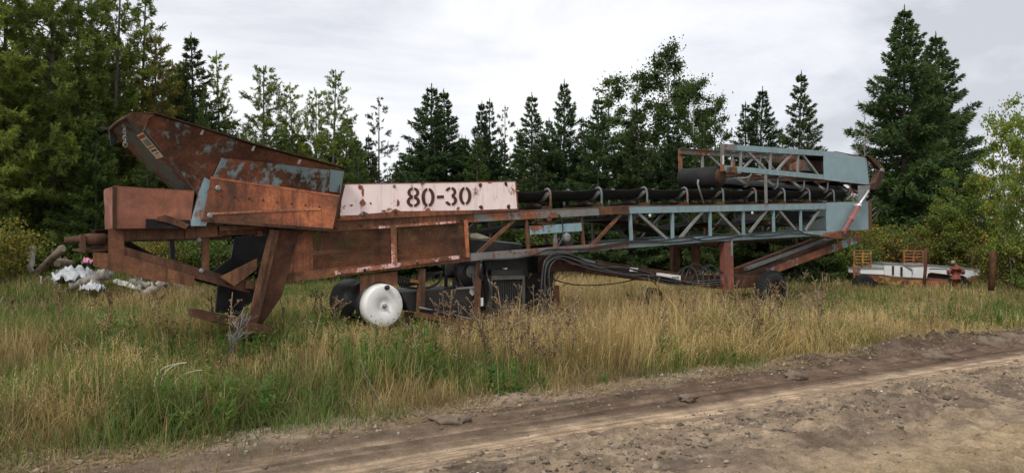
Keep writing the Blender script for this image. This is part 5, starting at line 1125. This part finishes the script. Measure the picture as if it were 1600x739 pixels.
log(G(52, Y, py=432), G(98, Y - .4, py=388), .085, 'log_dark', 'brown weathered log leaning up right of the birch stub', seed=2)
log(G(88, Y, py=410), G(112, Y + .6, py=412), .1, 'log_dark', 'short dark log end between the leaning log and the white plastic', seed=3)
log(G(85, Y - 1, py=440), G(128, Y - .4, py=425), .1, 'log', 'grey log lying at the left under the white plastic', seed=4)
log(G(112, Y - 1.2, py=447), G(166, Y - 1.2, py=428), .11, 'log', 'thick pale grey log pointing right from the white plastic', seed=5)
log(G(135, Y - 1.4, py=452), G(172, Y - 1, py=426), .09, 'log', 'split pale log end beside the thick grey log', seed=6)
log(G(22, Y - .9, py=476), G(50, Y - .6, py=444), .12, 'log_dark', 'broad weathered grey stump in the grass below the birch stub', 'tree_stump', 'stump', 7)
log(G(222, Y - 1, py=462), G(262, Y - .6, py=440), .1, 'log', 'grey branchy log seen under the rusty tongue', seed=8)
log(G(205, Y - .5, py=440), G(235, Y - .5, py=448), .08, 'log', 'short pale log left of the grey branchy one', seed=18)
log(G(-14, 10.8, py=556), G(10, 10.8, py=532), .11, 'log_dark', 'dark rotten stump at the left edge in the near grass', 'tree_stump', 'stump', 9)
log(G(-6, 16, py=470), G(8, 16, py=486), .035, 'log', 'small grey driftwood piece at the left edge', 'driftwood', 'wood', 10)
log(G(152, 13.2, py=500), G(170, 13.2, py=512), .035, 'birch', 'small bleached wood chunk half hidden in the grass left of the hitch foot', 'wood_chunk', 'wood', 11)
for k in range(16):
    rs = random.Random(300 + k); px = rs.choice([rs.uniform(60, 175), rs.uniform(175, 310)]); yy = rs.uniform(17, 19.6); c = G(px, yy, 0); c.z = float(gh(c.x, c.y)) + rs.uniform(.08, .4 if px < 175 else .22)
    a = rs.uniform(0, 3.14); L = rs.uniform(.2, .75); d = Vector((math.cos(a), math.sin(a) * .6, rs.gauss(.05, .3))).normalized() * L
    m = MB(); n_ = 4; q0 = [c - d / 2 + d * (j / n_) + Vector((rs.gauss(0, .02), rs.gauss(0, .02), rs.gauss(0, .02))) for j in range(n_ + 1)]; w0 = rs.uniform(.03, .09)
    for j in range(n_): m.bar(q0[j], q0[j + 1], w0 * rs.uniform(.7, 1.1), w0 * rs.uniform(.4, .8), ext=.01) if False else None
    m.tube(q0, w0, rs.choice([5, 6, 7]), 0, rr=[w0 * rs.uniform(.5, .9) for _ in q0]); m.v = [v_ + Vector((rs.gauss(0, 1), rs.gauss(0, 1), rs.gauss(0, 1))) * w0 * .22 for v_ in m.v]
    for f in range(len(m.sm)): m.sm[f] = False
    tag(m.build('wood_scrap', M[rs.choice(['log', 'log_dark', 'birch', 'log'])]), 'weathered scrap of broken wood lying in the heap left of the hitch', 'wood scrap', 'broken wood scraps in the heap at left')
def crumple(c, sx, sy, sz, seed, mat, name, lab, cat, n=22):
    global RNG
    g_ = np.linspace(-1, 1, n); Xc, Yc = np.meshgrid(g_, g_); rr = np.hypot(Xc, Yc)
    a = np.arctan2(Yc, Xc); k = .75 + .35 * fbm(np.cos(a) * 2 + seed, np.sin(a) * 2, seed, 3)
    Zc = (1 - np.clip(rr, 0, 1.2) ** 2) * .7 + .9 * np.abs(fbm(Xc * 4 + seed, Yc * 3, seed, 2) - .5) * 3 + .9 * np.abs(fbm(Xc * 6 + Yc * 5, Yc * 8 + seed, seed, 2) - .5) - .55
    V = np.stack([c[0] + Xc * sx * k, c[1] + Yc * sy * k, c[2] + Zc * sz], 2).reshape(-1, 3); i = np.arange(n * n).reshape(n, n)
    F = np.stack([i[:-1, :-1].ravel(), i[:-1, 1:].ravel(), i[1:, 1:].ravel(), i[1:, :-1].ravel()], 1); F = F[(rr.ravel()[F] < 1.08).all(1)]
    o = link(name, mesh_np(name, V, F), M[mat]); o.modifiers.new('Solidify', 'SOLIDIFY').thickness = .01
    return tag(o, lab, cat)
crumple(G(118, Y - 1, py=432), .5, .35, .22, 3, 'plastic', 'plastic_sheet', 'crumpled white plastic sheet heaped on the logs at left', 'plastic sheet')
crumple(G(145, Y - 1.6, py=450), .3, .25, .14, 5, 'plastic', 'plastic_sheet', 'smaller torn white plastic in front of the thick grey log', 'plastic sheet')
crumple(G(136, Y - .8, py=409), .12, .1, .11, 8, 'pinkbag', 'plastic_bag', 'pink plastic bag on top of the white sheet', 'bag', 14)
crumple(G(282, 18, py=456), .09, .08, .07, 12, 'plastic', 'plastic_scrap', 'small white scrap in the grass under the tongue', 'scrap', 12)
crumple(G(224, 18.5, py=446), .1, .08, .1, 13, 'plastic', 'plastic_scrap', 'white scrap left of the branchy log', 'scrap', 12)
# ---- dry branch leaning on the hitch foot, arched canes, bent stalk
rs = random.Random(3); m = MB()
p0, p1 = G(347, 8.9, py=572), G(384, 8.9, py=497)
m.tube([p0, p0.lerp(p1, .5) + Vector((.02, 0, 0)), p1], .012, 6, 4, rr=[.011, .011, .009, .008, .006, .005, .004, .004])
for k in range(26):
    t_ = rs.uniform(.25, 1); c = p0.lerp(p1, t_); d = Vector((rs.gauss(.15, .35), rs.gauss(0, .25), rs.uniform(.3, .8))) * rs.uniform(.15, .32)
    e_ = c + d; m.tube([c, c + d * .5 + Vector((rs.gauss(0, .02), 0, 0)), e_], .004, 4, rr=[.005, .003])
    for j in range(2): m.tube([c + d * .6, c + d * .6 + Vector((rs.gauss(0, .07), rs.gauss(0, .07), rs.uniform(.02, .1)))], .002, 3)
tag(m.build('dead_branch', M['snag']), 'grey leafless branch leaning against the foot of the hitch leg', 'branch')
for pts, lab in [([(240, 612), (243, 592), (252, 577), (268, 570), (292, 566)], 'left pale arched cane of the three in the grass'), ([(250, 616), (251, 598), (258, 582), (270, 572), (284, 567)], 'middle pale arched cane crossing the left one'),
                 ([(266, 620), (270, 603), (280, 589), (300, 580), (316, 578)], 'right smallest pale arched cane in the near grass')]:
    tag(MB().tube([G(x, 7.2 + .02 * i, py=y) for i, (x, y) in enumerate(pts)], .0045, 6, 6).build('arched_cane', M['straw']), lab, 'cane')
m = MB().tube([G(x, 7.3, py=y) for x, y in [(608, 668), (606, 655), (598, 635), (585, 610), (572, 585), (562, 560)]], .0035, 5, 4).tube([G(609, 7.2, py=679), G(607, 7.2, py=652)], .018, 7)
tag(m.build('dry_stalk', M['snag']), 'single bent dry stalk at the road edge below the white drum', 'stalk')
#log(G(1520, 13.2, py=492), G(1585, 13.2, py=520), .05, 'straw', 'flattened bundle of pale straw at the right edge of the verge', 'straw_bundle', 'straw', 14, False)
# large clods and stones along the verge
for i, (px, py, r, col, lab) in enumerate([(1025, 612, .13, 'soil', 'dark earth clod on the verge below the radiator'), (1075, 626, .07, 'soil', 'smaller dark clod right of the biggest one on the verge'), (1240, 592, .11, 'soil', 'dark lump of earth on the verge under the wheels'),
        (1460, 560, .13, 'soil', 'dark ridge lump on the right verge'), (1545, 542, .2, 'soil', 'large dark soil mound at the right end of the verge'), (1588, 536, .24, 'soil', 'dark soil mound cut by the right edge'),
        (700, 662, .13, 'soil', 'torn earth clod below the dry stalk on the verge'), (660, 655, .07, 'soil', 'small clod left of the torn one'), (505, 690, .06, 'soil', 'dark stone on the near left verge')]):
    dist = CZ * FPX / (py - 369.5); c = G(px, dist, .04)
    if 'soil' not in M:
        t = NT('soil clod'); v = t.coord(); n = t.noise(v, 12, 8, .75); t.pbr(t.ramp(n, [(.3, (.09, .066, .05)), (.7, (.22, .17, .125))]), .95, 0, n, .02); M['soil'] = t.m
    u_ = np.linspace(0, 2 * np.pi, 25)[:-1]; w_ = np.linspace(0, np.pi, 13); U, Wv = np.meshgrid(u_, w_)
    nx = np.cos(U) * np.sin(Wv); ny = np.sin(U) * np.sin(Wv); nz = np.cos(Wv); k = .1 + 1.7 * fbm(nx * 2.6 + i * 7 + nz * 2, ny * 2.6 + nz * 1.7, 200 + i, 5)
    V = np.stack([c.x + nx * r * k * 1.4, c.y + ny * r * k, c.z - r * .22 + nz * r * k * .7], 2).reshape(-1, 3); a_ = np.arange(13 * 24).reshape(13, 24); b_ = np.roll(a_, -1, 1)
    F = np.stack([a_[:-1].ravel(), b_[:-1].ravel(), b_[1:].ravel(), a_[1:].ravel()], 1)
    tag(link('earth_clod', mesh_np('earth_clod', V, F, smooth=True), M[col]), lab, 'clod')
# ================================================================= LIGHT, SKY, CAMERA
w = bpy.data.worlds.new('World'); SC.world = w; w.use_nodes = True; nt = w.node_tree; nt.nodes.clear()
N_ = nt.nodes.new; Lk = nt.links.new
out = N_('ShaderNodeOutputWorld'); bg = N_('ShaderNodeBackground'); sky = N_('ShaderNodeTexSky'); sky.sky_type = 'NISHITA'; sky.sun_disc = False
EL, AZ = math.radians(48), math.radians(-152)   # sun behind the camera, a little to the left
sky.sun_elevation = EL; sky.sun_rotation = AZ; sky.air_density = 1; sky.dust_density = 2
tc = N_('ShaderNodeTexCoord'); mp = N_('ShaderNodeMapping'); mp.inputs['Scale'].default_value = (1.0, 1.0, 3.2); mp.inputs['Location'].default_value = (.35, .2, .4)
Lk(tc.outputs['Generated'], mp.inputs['Vector'])
n1 = N_('ShaderNodeTexNoise'); n1.inputs['Scale'].default_value = 1.7; n1.inputs['Detail'].default_value = 10; n1.inputs['Roughness'].default_value = .56; n1.inputs['Distortion'].default_value = .5; Lk(mp.outputs[0], n1.inputs['Vector'])
cr = N_('ShaderNodeValToRGB'); e = cr.color_ramp.elements; e[0].position = .35; e[0].color = (.55, .57, .62, 1); e[1].position = .6; e[1].color = (.94, .945, .955, 1)
el = cr.color_ramp.elements.new(.46); el.color = (.76, .77, .82, 1)
Lk(n1.outputs['Fac'], cr.inputs[0])
sc_ = N_('ShaderNodeMix'); sc_.data_type = 'RGBA'; sc_.inputs[0].default_value = .93
mul = N_('ShaderNodeMix'); mul.data_type = 'RGBA'; mul.blend_type = 'MULTIPLY'; mul.inputs[0].default_value = 1; mul.inputs[7].default_value = (10, 10, 10, 1)
Lk(cr.outputs[0], mul.inputs[6]); Lk(sky.outputs[0], sc_.inputs[6]); Lk(mul.outputs[2], sc_.inputs[7]); Lk(sc_.outputs[2], bg.inputs['Color']); bg.inputs['Strength'].default_value = .1; Lk(bg.outputs[0], out.inputs[0])
sl = bpy.data.lights.new('sun', 'SUN'); sl.energy = 2.0; sl.angle = math.radians(11); sl.color = (1, .95, .87)
so = bpy.data.objects.new('sun', sl); COL.objects.link(so)
dv = Vector((math.sin(AZ) * math.cos(EL), math.cos(AZ) * math.cos(EL), math.sin(EL)))
so.rotation_euler = dv.to_track_quat('Z', 'Y').to_euler(); so.location = (0, 0, 30)
cam = bpy.data.cameras.new('camera'); co = bpy.data.objects.new('camera', cam); COL.objects.link(co); co.location = (0, 0, CZ); co.rotation_euler = (math.radians(90), 0, 0)
cam.sensor_width = 36; cam.lens = 36 * FPX / 1600; cam.clip_end = 3000; cam.clip_start = .05; SC.camera = co
SC.view_settings.view_transform = 'Standard'; SC.view_settings.look = 'None'; SC.view_settings.exposure = .25; SC.view_settings.gamma = 1
SC.render.engine = 'CYCLES'; SC.cycles.use_denoising = True; SC.cycles.max_bounces = 6; SC.cycles.diffuse_bounces = 3; SC.cycles.transparent_max_bounces = 12
SC.cycles.use_adaptive_sampling = True; SC.cycles.adaptive_threshold = .02
